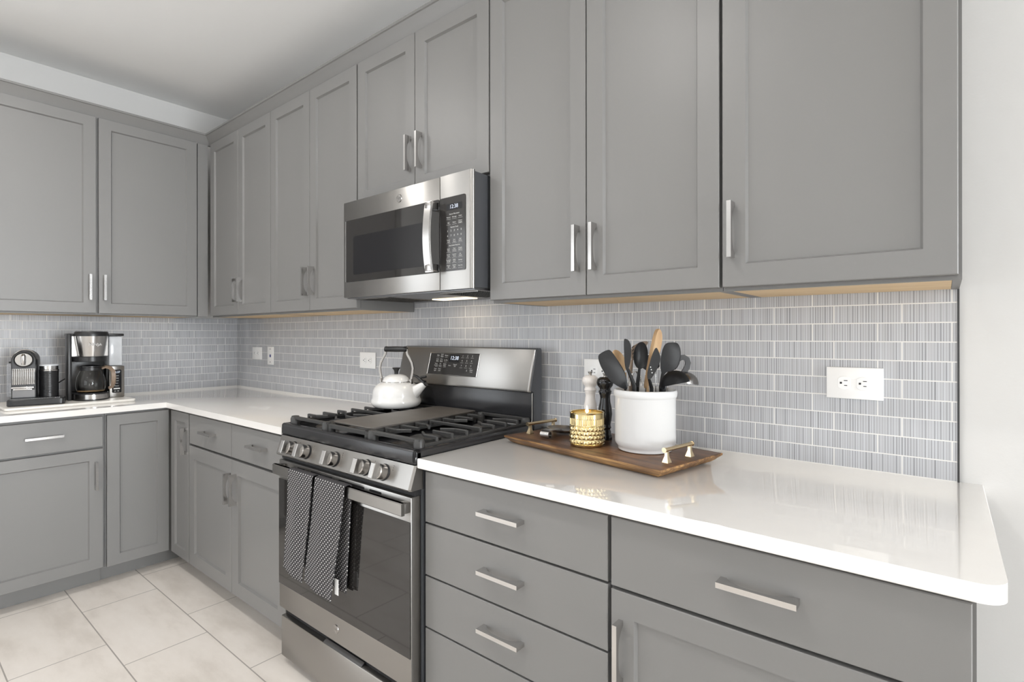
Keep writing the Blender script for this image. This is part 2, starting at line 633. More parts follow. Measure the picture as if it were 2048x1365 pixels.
# left wall: local x = world y, local y = -world x
L90 = R(90)
YL = -0.338
t = upper('wall_cabinet', 'grey double-door wall cabinet on the left wall above the coffee makers', -1.312, -0.3720,
          [(-1.310, -0.8480, -0.8760, HZ), (-0.8370, -0.3755, -0.8158, HZ)], yf=YL, rot=L90)
t.part('corner_filler', MB().box(-0.3705, -0.3160, YL + 0.004, YL + 0.0200, ZB - 0.004, 2.302).box(-0.3715, -0.3160, YL + 0.0205, YL + 0.04, ZB - 0.006, 2.302), m_paint)
upper('wall_cabinet', 'grey wall cabinet on the left wall, beyond the one over the coffee makers', -1.900, -1.3125,
      [(-1.898, -1.3155, -1.345, HZ)], yf=YL, rot=L90)

# crown moulding, mitred in the corner
CR = [(0.296, 2.3035), (0.302, 2.3035), (0.306, 2.316), (0.331, 2.352), (0.336, 2.354), (0.336, 2.364), (0.296, 2.364)]
mb = MB()
mb.loft([[Vector((d + 0.0203, -d, z)) for d, z in CR], [Vector((3.728 + (d - 0.30) * 0.0, -d, z)) for d, z in CR]])
solo('crown_moulding', mb, m_paint, 'grey crown moulding along the top of the cabinets over the range', 'moulding', (2.0, -0.3, 2.3035), 'cabinet crown mouldings', smooth=20)
mb = MB()
CL = [(d + 0.020, z) for d, z in CR]
mb.loft([[Vector((d, -d + 0.0197, z)) for d, z in CL], [Vector((d, -1.90, z)) for d, z in CL]])
solo('crown_moulding', mb, m_paint, 'grey crown moulding along the top of the left-wall cabinets', 'moulding', (0.3, -1.0, 2.3035), 'cabinet crown mouldings', smooth=20)

YB = -0.610          # base door faces on the range wall
ZD0, ZD1 = 0.083, 0.8035
CT = 0.8166          # underside of the worktop


def base(name, label, x0, x1, yf, rot=0.0, end_right=False, sub=0.0):
    t = Thing(name, label, 'cabinet', ((x0 + x1) / 2, 0, 0), rot, 'grey base cabinets')
    f = yf + 0.0205
    mb = MB().box(x0, x1, f, -0.010, 0.080, CT - 0.0006)
    t.part('body', mb, m_inside)
    t.part('toe_kick', MB().box(x0, x1, yf + 0.085, yf + 0.105, 0.0, 0.0795), m_paint)
    return t


# corner cabinet with a folding two-leaf door
t = Thing('corner_base_cabinet', 'corner base cabinet with two door leaves meeting at the inner corner', 'cabinet', (0.3, -0.3, 0), 0, 'grey base cabinets')
Lp = [(0.010, -0.010), (0.8800, -0.010), (0.8800, -0.5895), (0.6045, -0.5895), (0.6045, -0.8765), (0.010, -0.8765)]
t.part('body', MB().prism(Lp, XY, 0.080, CT - 0.0006), m_inside)
t.part('toe_kick', MB().box(0.515, 0.535, -0.8765, -0.525, 0, 0.0795).box(0.535, 0.8800, -0.525, -0.505, 0, 0.0795), m_paint)
door(t, 0.6465, 0.8750, ZD0, ZD1, YB, (0.8495, 0.6705), rail=0.047)
dl = shaker(-0.8715, -0.6120, ZD0, ZD1, -0.625, 0.050).xf(Matrix.Rotation(L90, 4, 'Z'))
t.part('door', dl, m_paint, smooth=25)

t = base('base_cabinet', 'grey base cabinet left of the range with two drawers over two doors', 0.8810, 1.8130, YB)
door(t, 0.8890, 1.3435, 0.6640, ZD1, YB, (1.1277, 0.7390), False, 0, 'drawer')
door(t, 1.3485, 1.8050, 0.6640, ZD1, YB, (1.6010, 0.7390), False, 0, 'drawer')
door(t, 0.8830, 1.3480, ZD0, 0.6535, YB, (1.3372, 0.5310), rail=0.060)
door(t, 1.3510, 1.8050, ZD0, 0.6535, YB, (1.3905, 0.5340), rail=0.060)

t = base('base_cabinet', 'stack of plain grey drawers just right of the range', 2.5765, 3.1555, YB)
for z0, z1, hz in ((0.6635, ZD1, 0.740), (0.5165, 0.6580, 0.5935), (0.3715, 0.5115, 0.449), (ZD0, 0.3665, 0.225)):
    door(t, 2.5790, 3.1517, z0, z1, YB, (2.8645, hz), False, 0, 'drawer')

t = base('base_cabinet', 'grey base cabinet at the right end with one wide drawer over a door', 3.1560, 3.7380, YB)
door(t, 3.1600, 3.7330, 0.6598, ZD1, YB, (3.4500, 0.7378), False, 0, 'drawer')
door(t, 3.1600, 3.7330, ZD0, 0.6525, YB, (3.1832, 0.5295), rail=0.052)

YBL = -0.625
t = base('base_cabinet', 'grey base cabinet under the coffee makers with one drawer over a door', -1.3200, -0.8780, YBL, L90)
door(t, -1.3120, -0.8870, 0.6600, ZD1 - 0.002, YBL, (-1.0996, 0.7335), False, 0, 'drawer')
door(t, -1.3120, -0.8860, ZD0 + 0.005, 0.6510, YBL, (-0.9148, 0.5276))
t = base('base_cabinet', 'grey base cabinet on the left wall, furthest from the room corner', -1.9000, -1.3210, YBL, L90)
door(t, -1.8960, -1.3250, 0.6600, ZD1 - 0.002, YBL, (-1.61, 0.7335), False, 0, 'drawer')
door(t, -1.8960, -1.3250, ZD0 + 0.005, 0.6510, YBL, (-1.355, 0.5276))

# worktops
def slab(poly, label, off):
    mb = MB()
    mb.prism(poly, XY, CT, H)
    es = [e for e in mb.bm.edges if abs(e.verts[0].co.z - e.verts[1].co.z) < 1e-5]
    bmesh.ops.bevel(mb.bm, geom=es, offset=0.0022, segments=2, profile=0.5, affect='EDGES')
    return solo('countertop', mb, m_quartz, label, 'countertop', off, 'white quartz countertops')


slab([(0.0, 0.0), (0.0, -1.91), (0.6438, -1.91), (0.6438, -0.6302), (1.8136, -0.6302), (1.8136, 0.0)], 'L-shaped white quartz countertop running round the corner left of the range', (0.5, -0.5, CT))
cr = [(3.7701 - 0.035 + 0.035 * math.sin(R(a)), -0.636 + 0.035 - 0.035 * math.cos(R(a))) for a in range(0, 91, 9)]
slab([(2.5765, 0.0), (2.5765, -0.636)] + cr + [(3.7701, 0.0)], 'white quartz countertop right of the range, under the wooden tray', (3.2, -0.3, CT))


# ------------------------------------------------------------------ wall plates
def duplex(t, parent, cx, cz, y, horizontal):
    """one round-sided socket with its slots; horizontal plates turn it on its side"""
    a = []
    for k in range(28):
        th = 2 * PI * k / 28
        x, z = 0.0172 * math.cos(th), 0.0172 * math.sin(th)
        x = max(-0.0172, min(0.0172, x))
        z = max(-0.0138, min(0.0138, z))
        a.append((x, z) if not horizontal else (z * 0 + max(-0.0138, min(0.0138, x)), 0.0172 * math.sin(th)))
    P = [(cx + p[0], cz + p[1]) for p in a]
    s = t.part('socket', MB().prism(P, XZ, y - 0.0022, y, 0.0004), m_outlet, parent)
    mb = MB()
    for sx, sz, w, h in ((0.0035, 0.0062, 0.008, 0.0018), (0.0035, -0.0062, 0.0066, 0.0018), (-0.0070, 0, 0.0046, 0.0048)):
        mb.box(cx + sx - w / 2, cx + sx + w / 2, y - 0.0026, y - 0.0021, cz + sz - h / 2, cz + sz + h / 2)
    t.part('socket_slots', mb, m_void, parent)


def outlet(cx, cz, w, h, label, sockets):
    t = Thing('wall_outlet', label, 'outlet', (cx, -0.008, cz), 0, 'white wall outlets')
    p = t.part('cover_plate', MB().box(cx - w / 2, cx + w / 2, -0.0145, -0.0082, cz - h / 2, cz + h / 2, 0.002), m_outlet)
    for sx in sockets:
        duplex(t, p, cx + sx, cz, -0.0145, True)


outlet(3.5245, 1.0610, 0.122, 0.080, 'large white double outlet plate on the bare tile under the right-end cabinet', (-0.0215, 0.0195))
outlet(2.7900, 1.0610, 0.122, 0.080, 'white outlet plate partly hidden behind the pepper mill and utensils', (-0.0215, 0.0195))
outlet(1.4750, 1.0580, 0.128, 0.080, 'white double outlet plate on the tile just left of the kettle', (-0.0215, 0.0215))
outlet(0.3020, 1.0690, 0.122, 0.078, 'white outlet plate on the range wall nearest the room corner', (-0.0215, 0.0215))
t = Thing('wall_outlet', 'narrow upright white wall plate with a blue data port near the corner', 'outlet', (0.4795, -0.008, 1.0575), 0, 'white wall outlets')
p = t.part('cover_plate', MB().box(0.4425, 0.5165, -0.0145, -0.0082, 1.0015, 1.1135, 0.002), m_outlet)
t.part('data_port', MB().box(0.4720, 0.4880, -0.0155, -0.0142, 1.0480, 1.0640), m_blue, p, 'dark blue data port')
for z in (1.098, 1.018):
    t.part('screw', MB().disc((0.4795, -0.0146, z), (0, -1, 0), 0.0035, 0.001, 12), m_darksteel, p)

# ------------------------------------------------------------------ range
RX0, RX1 = 1.8320, 2.5735
t = Thing('gas_range', 'stainless steel gas range with five burner knobs below the microwave', 'range', (2.2, -0.35, 0))
RNG = t
t.part('body', MB().box(RX0 + 0.004, RX1 - 0.001, -0.618, -0.046, 0.030, 0.8220), m_charcoal)
for x in (RX0 + 0.05, RX1 - 0.05):
    for y in (-0.56, -0.10):
        t.part('levelling_foot', MB().disc((x, y, 0), (0, 0, 1), 0.018, 0.0305, 16), m_rubber)
# cooktop with raised rim
mb = MB()
mb.box(RX0, RX1, -0.640, -0.0900, 0.8235, 0.8505, 0.006)
for a in ((RX0, RX1, -0.641, -0.612), (RX0, RX1, -0.112, -0.0895), (RX0, RX0 + 0.020, -0.641, -0.0895), (RX1 - 0.020, RX1, -0.641, -0.0895)):
    mb.box(a[0], a[1], a[2], a[3], 0.8240, 0.8655, 0.009, 4)
cook = t.part('cooktop', mb, m_black)
# burners under the grates
for bx, by, br in ((1.965, -0.485, 0.045), (1.965, -0.215, 0.036), (2.437, -0.485, 0.050), (2.437, -0.215, 0.036), (2.200, -0.35, 0.04)):
    t.part('burner', MB().lathe([(br * 1.25, 0.8500), (br * 1.25, 0.8545), (br, 0.8575), (br, 0.8640), (br * 0.8, 0.8675), (0, 0.8680)], (bx, by, 0), 32), m_iron)
for bx in (1.965, 2.437):
    t.part('burner_bowl', MB().lathe([(0.085, 0.8503), (0.080, 0.8530), (0.055, 0.8520), (0.0, 0.8519)], (bx, -0.485, 0), 32), m_darksteel)


def bar(mb, a, b, w=0.011, z0=0.874, z1=0.889):
    """flat-sided iron bar from a to b (xy), top rounded a little"""
    a, b = Vector((a[0], a[1], 0)), Vector((b[0], b[1], 0))
    d = (b - a).normalized()
    n = Vector((-d.y, d.x, 0)) * (w / 2)
    hi = Vector((0, 0, z1))
    lo = Vector((0, 0, z0))
    k = 0.0025
    up = Vector((0, 0, k))
    rg = lambda c: [c - n * 0.85 + lo, c + n * 0.85 + lo, c + n + hi - up, c + n * 0.6 + hi, c - n * 0.6 + hi, c - n + hi - up]
    mb.loft([rg(a), rg(b)])


def grate(x0, x1, mirror):
    y0, y1 = -0.606, -0.104
    mb = MB()
    # rails, corner posts
    bar(mb, (x0 + 0.02, y0), (x1 - 0.004, y0), 0.013, 0.8785, 0.8895)
    bar(mb, (x0 + 0.02, y1), (x1 - 0.004, y1), 0.011, 0.8785, 0.8895)
    xo, xi = (x1 - 0.006, x0 + 0.006) if mirror else (x0 + 0.006, x1 - 0.006)
    bar(mb, (xo, y0 + 0.012), (xo, y1 - 0.012), 0.011, 0.864, 0.8740)
    bar(mb, (xi, y0), (xi, y1), 0.008, 0.864, 0.874)
    for px in (x0 + 0.016, x1 - 0.016):
        for py in (y0 + 0.004, y1 - 0.004):
            mb.tube([(px, py, 0.8505), (px, py, 0.880), (px, py, 0.8892)], [0.0165, 0.0165, 0.0125], 14)
    if mirror:
        pass
    ox = -1 if mirror else 1
    W_ = x1 - x0
    n = 8
    zt, zb, w = 0.8895, 0.8795, 0.0078
    xm = (xo + xi) / 2
    for k in range(1, n):
        y = y0 + (y1 - y0) * k / n
        star = {1: 0.026, 3: -0.026, 5: 0.026, 7: -0.026}.get(k, 0.0)
        for e, d in ((xo, ox), (xi, -ox)):
            if k == 4:
                bar(mb, (e, y), (xm, y), w, zb, zt)
            elif star:
                bar(mb, (e, y), (e + d * W_ * 0.21, y), w, zb, zt)
                bar(mb, (e + d * W_ * 0.205, y), (e + d * W_ * 0.37, y + star), w, zb, zt)
            else:
                bar(mb, (e, y), (e + d * W_ * 0.34, y), w, zb, zt)
            mb.box(e - 0.0045, e + 0.0045, y - 0.004, y + 0.004, 0.866, 0.8885, 0.0015)
    return mb


t.part('grate', grate(1.846, 2.0870, False), m_iron)
t.part('grate', grate(2.3130, 2.5600, True), m_iron)
mb = grate(2.0900, 2.3100, False)
mb = MB()
for x in (2.098, 2.302):
    bar(mb, (x, -0.606), (x, -0.104), 0.014, 0.870, 0.886)
    for y in (-0.600, -0.110):
        mb.tube([(x, y, 0.8505), (x, y, 0.884)], 0.012, 12)
bar(mb, (2.098, -0.606), (2.302, -0.606), 0.014, 0.872, 0.886)
bar(mb, (2.098, -0.104), (2.302, -0.104), 0.014, 0.872, 0.886)
t.part('grate', mb, m_iron)
mb = MB()
mb.prism(rrect(2.0955, 2.3045, -0.590, -0.115, 0.016), XY, 0.8862, 0.8900)
mb.prism(rrect(2.0905, 2.3095, -0.596, -0.108, 0.018), XY, 0.8900, 0.8935, 0.001)
t.part('griddle', mb, m_griddle, label='worn flat griddle plate in the middle')
# knob panel
PN = Vector((0, -0.067, 0.022)).normalized()
mb = MB()
P = [(-0.612, 0.8232), (-0.6405, 0.8232), (-0.6620, 0.7600), (-0.6580, 0.7550), (-0.612, 0.7550)]
rings = []
for x, k in ((RX0, 0.006), (RX0 + 0.006, 0.0), (RX1 - 0.006, 0.0), (RX1, 0.006)):
    rings.append([Vector((x, y + (k if y < -0.63 else 0), z)) for y, z in P])
mb.loft(rings)
t.part('knob_panel', mb, m_steel)


def on_panel(x, s):
    return Vector((x, -0.6405 - 0.0220 * s, 0.8232 - 0.0670 * s))


PD = Vector((0, -0.022, -0.067)).normalized()
for kx in (1.9400, 2.0290, 2.1970, 2.3630, 2.4500):
    c = on_panel(kx, 0.52)
    kb = t.part('knob', MB().disc(c + PN * 0.004, PN, 0.0222, 0.0225, 36).disc(c + PN * 0.0266, PN, 0.0215, 0.0030, 36, 0.0200), m_steelv)
    t.part('knob_shadow_ring', MB().disc(c + PN * 0.0002, PN, 0.0245, 0.0036, 32, 0.0235), m_void, kb)  # near-black ring painted in for the shadow around the knob
    g = MB()
    rg = []
    for h, wx, wz in ((0.0297, 0.0108, 0.0212), (0.0455, 0.0094, 0.0216), (0.0470, 0.0080, 0.0204)):
        o = c + PN * h
        rg.append([o + Vector((sx * wx, 0, 0)) + PD * (sz * wz) for sx, sz in ((-1, -1), (1, -1), (1, 1), (-1, 1))])
    g.loft(rg)
    t.part('knob_grip', g, m_steelv, kb, smooth=15)
    tk = MB()
    o = c + PN * 0.0003
    for q in range(3):
        tk.disc(o + Vector((0.036, 0, 0)) - PD * (0.012 + q * 0.006), PN, 0.0012, 0.0004, 8)
    t.part('burner_mark', tk, m_void, kb)
# oven door
DX0, DX1, DY = 1.8560, 2.5680, -0.6540
t.part('door_gap', MB().box(RX0 + 0.006, RX1 - 0.002, -0.640, -0.6185, 0.7385, 0.7545), m_void)
d = t.part('oven_door', MB().box(DX0 - 0.012, DX1 + 0.003, DY, -0.6190, 0.2080, 0.7380, 0.003), m_steel)
t.part('door_glass', MB().box(DX0 - 0.010, DX1 + 0.001, DY - 0.0022, DY - 0.0002, 0.2950, 0.6700), m_glass_dark, d)
mb = MB()
for a, b in ((1.972, 2.018), (2.058, 2.186), (2.222, 2.357), (2.383, 2.440)):
    for z in (0.7255, 0.7115):
        mb.prism(rrect(a, b, z - 0.0035, z + 0.0035, 0.003, 4), XZ, DY - 0.0008, DY - 0.0001)
t.part('vent_slots', mb, m_void, d)
mb = MB()
Hs = [(-0.0060, -0.0175), (0.0045, -0.0175), (0.0070, -0.0150), (0.0070, 0.0150), (0.0045, 0.0175), (-0.0060, 0.0175)]
mb.prism(Hs, lambda p, x: Vector((x, -0.6800 - p[0] * 0.9, 0.7115 + p[1])), 1.8590, 2.5690)
for x0, x1 in ((1.8590, 1.8900), (2.5430, 2.5690)):
    mb.box(x0, x1, -0.6770, DY - 0.0002, 0.6970, 0.7270, 0.003)
t.part('oven_handle', mb, m_steel, d, smooth=25)
bz = MB()
bz.disc((2.2075, DY - 0.0001, 0.2520), (0, -1, 0), 0.0140, 0.0022, 40, 0.0132)
bd = t.part('badge', bz, m_steelv, d)


def emblem(cx, cz, y, r):
    mb = MB()
    n = 48
    for q0, q1 in ((0.86, 0.94),):
        ra = [Vector((cx + r * q0 * math.cos(2 * PI * k / n), y, cz + r * q0 * math.sin(2 * PI * k / n))) for k in range(n)]
        rb = [Vector((cx + r * q1 * math.cos(2 * PI * k / n), y, cz + r * q1 * math.sin(2 * PI * k / n))) for k in range(n)]
        mb.loft([ra, rb], cap=False)
    for k in range(4):
        a = PI / 4 + k * PI / 2
        pts = []
        for s in range(9):
            u = s / 8
            th = a + (u - 0.5) * 1.3
            rr = r * (0.72 + 0.10 * math.sin(u * PI * 2))
            pts.append((cx + rr * math.cos(th), y, cz + rr * math.sin(th)))
        mb.tube(pts, r * 0.035, 5, up=Vector((0, 1, 0)))
    mb.text('GE', r * 0.85, at_face(cx, y - 0.0002, cz))
    return mb


t.part('badge_mark', emblem(2.2075, 0.2520, DY - 0.0024, 0.0132), m_steel, d)
# storage drawer below the door
dr = t.part('storage_drawer', MB().box(DX0 - 0.010, DX1 + 0.001, -0.6480, -0.6190, 0.0300, 0.1750, 0.004), m_steel)
t.part('drawer_gap', MB().box(DX0 - 0.008, DX1, -0.6300, -0.6186, 0.1755, 0.2075), m_void)
t.part('drawer_grip', MB().prism([(-0.6470, 0.1752), (-0.6360, 0.1752), (-0.6330, 0.1830), (-0.6350, 0.1832)], YZ, 2.12, 2.33), m_darksteel, dr)
# backguard
mb = MB()
Pb = [(-0.0460, 0.8300), (-0.0460, 1.1290), (-0.0500, 1.1355), (-0.0600, 1.1365), (-0.0740, 1.1300), (-0.1110, 0.9860), (-0.0900, 0.9780), (-0.0890, 0.8300)]
mb.prism(Pb, YZ, 1.8340, 2.5700)
t.part('backguard_housing', mb, m_charcoal, smooth=30)
BN = Vector((0, -0.148, -0.039)).normalized()       # face of the tilted steel panel (leans back at the top)
BN = Vector((0, -(1.1335 - 0.9824), -(0.1174 - 0.0777) * -1)).normalized()
tb = math.atan2(0.0397, 0.1511)


def bg(x, s, h=0.0):
    """point on the steel panel: s=0 top .. 1 bottom, h above the face"""
    return Vector((x, -0.0777 - 0.0397 * s, 1.1335 - 0.1511 * s)) + Vector((0, -math.cos(tb), math.sin(tb))) * h


mb = MB()
rg = []
for x, k in ((1.8350, 0.008), (1.8385, 0.003), (1.8450, 0.0), (2.5540, 0.0), (2.5620, 0.003), (2.5660, 0.009)):
    ring = []
    for s, h in ((0.0, -0.010), (-0.01, -0.006), (0.015, 0.0), (0.96, 0.0), (1.0, -0.004), (1.0, -0.010)):
        ring.append(bg(x, s, h - k if h > -0.008 else h - 0.004))
    rg.append(ring)
mb.loft(rg)
bp = t.part('backguard_panel', mb, m_steel)
mb = MB().box(1.8420, 2.5600, -0.0930, -0.0885, 0.8660, 0.9780, 0.002)
t.part('backguard_skirt', mb, m_black, label='glossy black lower panel of the backguard')
mb = MB()
mb.tube([(2.5630, -0.0935, 0.9755), (2.5630, -0.0945, 0.88), (2.5605, -0.0960, 0.868)], 0.0022, 8)
t.part('skirt_edge', mb, m_steel)
fb = lambda p, h: bg(p[0], p[1], h)
q = [(2.0240, 0.170), (2.3000, 0.150), (2.3000, 0.725), (2.0240, 0.745)]
cpn = t.part('control_panel', MB().prism([(x, s) for x, s in rrect(2.0250, 2.3010, 0.165, 0.735, 0.004, 3)], lambda p, h: bg(p[0], p[1], h), 0.0002, 0.0022), m_panelblack)
mb = MB()
for a, b in (((2.0225, 0.160), (2.3035, 0.160)), ((2.3035, 0.160), (2.3035, 0.740)), ((2.3035, 0.740), (2.0225, 0.740)), ((2.0225, 0.740), (2.0225, 0.160))):
    mb.tube([bg(a[0], a[1], 0.0014), bg(b[0], b[1], 0.0014)], 0.0016, 6)
t.part('control_frame', mb, m_chrome, cpn)
BT = lambda x, s, h: Matrix.Translation(bg(x, s, h)) @ Matrix.Rotation(-tb, 4, 'X') @ FACE
scr = t.part('display', MB().prism([(2.1400, 0.200), (2.1960, 0.200), (2.1960, 0.405), (2.1400, 0.405)], fb, 0.0023, 0.0027), m_screen, cpn)
t.part('clock_digits', MB().text('12:38', 0.0215, BT(2.1690, 0.290, 0.0030)), m_digits, cpn, smooth=0)
mb = MB()
legend = [('Bake', 2.072, .225), ('Broil\nHi/Lo', 2.095, .222), ('Warm', 2.120, .225), ('Conv\nBake', 2.072, .350), ('Conv\nRoast', 2.095, .350), ('Air Fry', 2.121, .350),
          ('Timer\nOn/Off', 2.068, .475), ('Set\nClock', 2.093, .475), ('Steam\nClean', 2.119, .475), ('Start', 2.148, .485), ('Cancel\nOff', 2.178, .480),
          ('Oven\nLight', 2.068, .610), ('Oven\nLock', 2.093, .610), ('Delay\nTime', 2.272, .600)]
for s, x, v in legend:
    mb.text(s, 0.0072, BT(x, v, 0.0025))
k = 1
for v in (.225, .350, .480):
    for x in (2.214, 2.240, 2.266):
        mb.text(str(k), 0.0098, BT(x, v, 0.0025))
        k += 1
mb.text('0', 0.0098, BT(2.248, .600, 0.0025))
for v in (.270, .400, .530):
    for x in (2.072, 2.095, 2.120, 2.214, 2.240, 2.266):
        mb.prism([(x - .008, v), (x + .008, v), (x + .008, v + .004), (x - .008, v + .004)], fb, 0.0023, 0.0025)
t.part('button_legend', mb, m_legend, cpn, smooth=0)

# ------------------------------------------------------------------ microwave
MX0, MX1, MY, MZ0, MZ1 = 1.8420, 2.5490, -0.3870, 1.3330, 1.7105
t = Thing('microwave', 'stainless over-range microwave with black glass door and vertical handle', 'microwave', (2.2, -0.2, MZ0))
t.part('body', MB().box(MX0 + 0.003, MX1 - 0.002, -0.3740, -0.0100, MZ0 + 0.004, MZ1 - 0.005), m_charcoal)
d = t.part('microwave_door', MB().box(MX0, 2.4000, MY, -0.3745, MZ0, MZ1, 0.002), m_steel)
t.part('door_glass', MB().prism(rrect(1.8600, 2.3990, 1.3930, 1.6360, 0.006), XZ, MY - 0.0022, MY - 0.0002), m_glass_dark, d)
t.part('glass_edge', MB().tube([(1.8590, MY - 0.001, 1.395), (1.8590, MY - 0.001, 1.634)], 0.0016, 8), m_chrome, d)
t.part('viewing_screen', MB().prism(rrect(1.9110, 2.3400, 1.4200, 1.5700, 0.008), XZ, MY - 0.0028, MY - 0.0023), m_screen, d)
# bowed handle
rg = []
for k in range(17):
    u = -1 + 2 * k / 16
    z = 1.5090 + u * 0.117
    y = MY - 0.036 - 0.012 * (1 - u * u)
    rg.append([Vector((2.3680, y, z)), Vector((2.3975, y + 0.0010, z)), Vector((2.3990, y + 0.008, z)), Vector((2.3690, y + 0.009, z))])
mb = MB().loft(rg)
for z in (1.3960, 1.6010):
    mb.box(2.3700, 2.3975, MY - 0.040, MY - 0.0024, z, z + 0.023, 0.001)
t.part('door_handle', mb, m_steelv, d, smooth=30)
t.part('badge', MB().disc((2.1890, MY - 0.0001, 1.6740), (0, -1, 0), 0.0150, 0.0022, 40, 0.0140), m_steelv, d)
t.part('badge_mark', emblem(2.1890, 1.6740, MY - 0.0025, 0.0140), m_steel, d)
mb = MB()
Pc = [(2.4030, -0.3745), (2.4030, MY), (MX1 - 0.012, MY), (MX1 - 0.004, MY + 0.002), (MX1 - 0.0005, MY + 0.008), (MX1 - 0.0005, -0.3745)]
mb.prism(Pc, XY, MZ0, MZ1)
cp = t.part('control_panel', mb, m_steel, smooth=50)
g = t.part('control_glass', MB().prism(rrect(2.4040, 2.5205, 1.3935, 1.6360, 0.006), XZ, MY - 0.0022, MY - 0.0002), m_panelblack, cp)
t.part('display', MB().box(2.4350, 2.5060, MY - 0.0027, MY - 0.0023, 1.5920, 1.6130), m_screen, cp)
t.part('clock_digits', MB().text('12:38', 0.0180, at_face(2.4690, MY - 0.0030, 1.6025)), m_digits, cp, smooth=0)
mb = MB()
yl = MY - 0.0025
c3 = (2.4440, 2.4710, 2.4980)
mb.text('Sensor Microwave', 0.0062, at_face(2.4710, yl, 1.5790))
for z, ws in ((1.5690, ('Popcorn', 'Beverage', 'Potato')), (1.5510, ('Melt', 'Reheat', 'Chicken\nNuggets'))):
    for x, w in zip(c3, ws):
        mb.text(w, 0.0052, at_face(x, yl, z))
        mb.box(x - .010, x + .010, yl, yl + 0.0002, z - .0062, z - .0058)
mb.text('Express Cook', 0.0062, at_face(2.4710, yl, 1.5360))
for r_, z in enumerate((1.5245, 1.5085)):
    for k in range(5):
        mb.text('1234567890'[r_ * 5 + k], 0.0085, at_face(2.4400 + 0.0155 * k, yl, z))
rows = [(1.4920, ('Power\nLevel', 'Start\nPause', 'Add\n30 Sec')), (1.4630, ('Cook\nTime', 'Time\nDefrost', 'Weight\nDefrost')), (1.4440, ('Power\nLevel', 'Kitchen\nTimer', 'Set\nClock')),
        (1.4270, ('Turntable\nOn/Off', 'Delay\nStart', 'Settings')), (1.4090, ('Cancel\nOff', 'Surface\nLight', 'Vent Fan'))]
for z, ws in rows:
    for x, w in zip(c3, ws):
        mb.text(w, 0.0056, at_face(x, yl, z))
        mb.box(x - .010, x + .010, yl, yl + 0.0002, z - .0078, z - .0074)
mb.text('Microwave Features', 0.0062, at_face(2.4710, yl, 1.4765))
t.part('button_legend', mb, m_legend, cp, smooth=0)
un = t.part('underside', MB().box(MX0 + 0.004, MX1 - 0.003, -0.3735, -0.0105, MZ0 - 0.004, MZ0 + 0.0035), m_darksteel)
for x0, x1 in ((1.880, 2.060), (2.345, 2.525)):
    mb = MB()
    n = 22
    for k in range(n):
        y = -0.335 + 0.24 * k / n
        mb.box(x0, x1, y, y + 0.004, MZ0 - 0.0062, MZ0 - 0.0042)
    m = 16
    for k in range(m + 1):
        x = x0 + (x1 - x0) * k / m
        mb.box(x - 0.0012, x + 0.0012, -0.335, -0.095, MZ0 - 0.0066, MZ0 - 0.0062)
    t.part('grease_filter', mb, m_steel, un)
t.part('lamp_lens', MB().box(2.100, 2.290, -0.150, -0.085, MZ0 - 0.0075, MZ0 - 0.0042, 0.001), m_lamp, un, label='lit cooktop lamp')

# ------------------------------------------------------------------ kettle (spout towards camera right)
kc = Vector((1.9540, -0.2145, 0.8905))
t = Thing('kettle', 'white enamel whistling kettle with black grip on the back-left burner', 'kettle')
t.e.location = kc
t.e.rotation_euler = (0, 0, R(22))
t.e.scale = (0.985, 0.985, 0.985)
prof = [(0.0, 0.0), (0.084, 0.0), (0.094, 0.004), (0.1015, 0.013), (0.1040, 0.022), (0.1025, 0.031), (0.0985, 0.038), (0.0978, 0.050), (0.0960, 0.064), (0.0915, 0.078), (0.0830, 0.090),
        (0.0700, 0.0985), (0.0590, 0.1015), (0.0570, 0.1030), (0.0, 0.1035)]
t.part('pot', MB().lathe(prof, n=64), m_enamel, smooth=60)
lid = t.part('lid', MB().lathe([(0.0, 0.1036), (0.0560, 0.1036), (0.0570, 0.1062), (0.0550, 0.1120), (0.0480, 0.1220), (0.0400, 0.1285), (0.0385, 0.1290), (0.0300, 0.1325), (0.0170, 0.1350), (0.0, 0.1352)], n=56), m_enamel, smooth=60)
t.part('lid_rim', MB().lathe([(0.0575, 0.1022), (0.0590, 0.1035), (0.0590, 0.1050), (0.0572, 0.1062)], n=48), m_chrome, lid)
t.part('lid_knob', MB().lathe([(0.0, 0.1350), (0.0085, 0.1350), (0.0085, 0.143), (0.0105, 0.152), (0.0165, 0.1590), (0.0170, 0.1610), (0.0150, 0.1622), (0.0, 0.1622)], n=32), m_rubber, lid)
sp = []
for k in range(11):
    u = k / 10
    sp.append(Vector((0.068 + 0.064 * u, 0, 0.052 + 0.046 * u)))
rr = [0.036 - 0.0245 * (k / 10) ** 0.8 for k in range(11)]
s_ = t.part('spout', MB().tube(sp, rr, 24), m_enamel, smooth=60)
t.part('spout_rim', MB().tube([sp[-1] - (sp[-1] - sp[-2]) * 0.05, sp[-1] + (sp[-1] - sp[-2]).normalized() * 0.004], 0.0128, 24), m_rubber, s_)
strap = [(-0.0045, -0.0008), (0.0045, -0.0008), (0.0045, 0.0008), (-0.0045, 0.0008)]
mb = MB()
for sx in (-1, 1):
    pts = []
    for x, z in ((0.0690, 0.100), (0.0705, 0.118), (0.0755, 0.140), (0.0780, 0.160), (0.0735, 0.182), (0.0625, 0.202), (0.0520, 0.218), (0.0495, 0.234), (0.0505, 0.240)):
        pts.append(Vector((sx * x, 0, z)))
    mb.sweep(pts, [(p[0] * 0.95, p[1] * 4.5) for p in strap], up=Vector((0, 1, 0)))
hd = t.part('handle', mb, m_strap, smooth=40)
mb = MB()
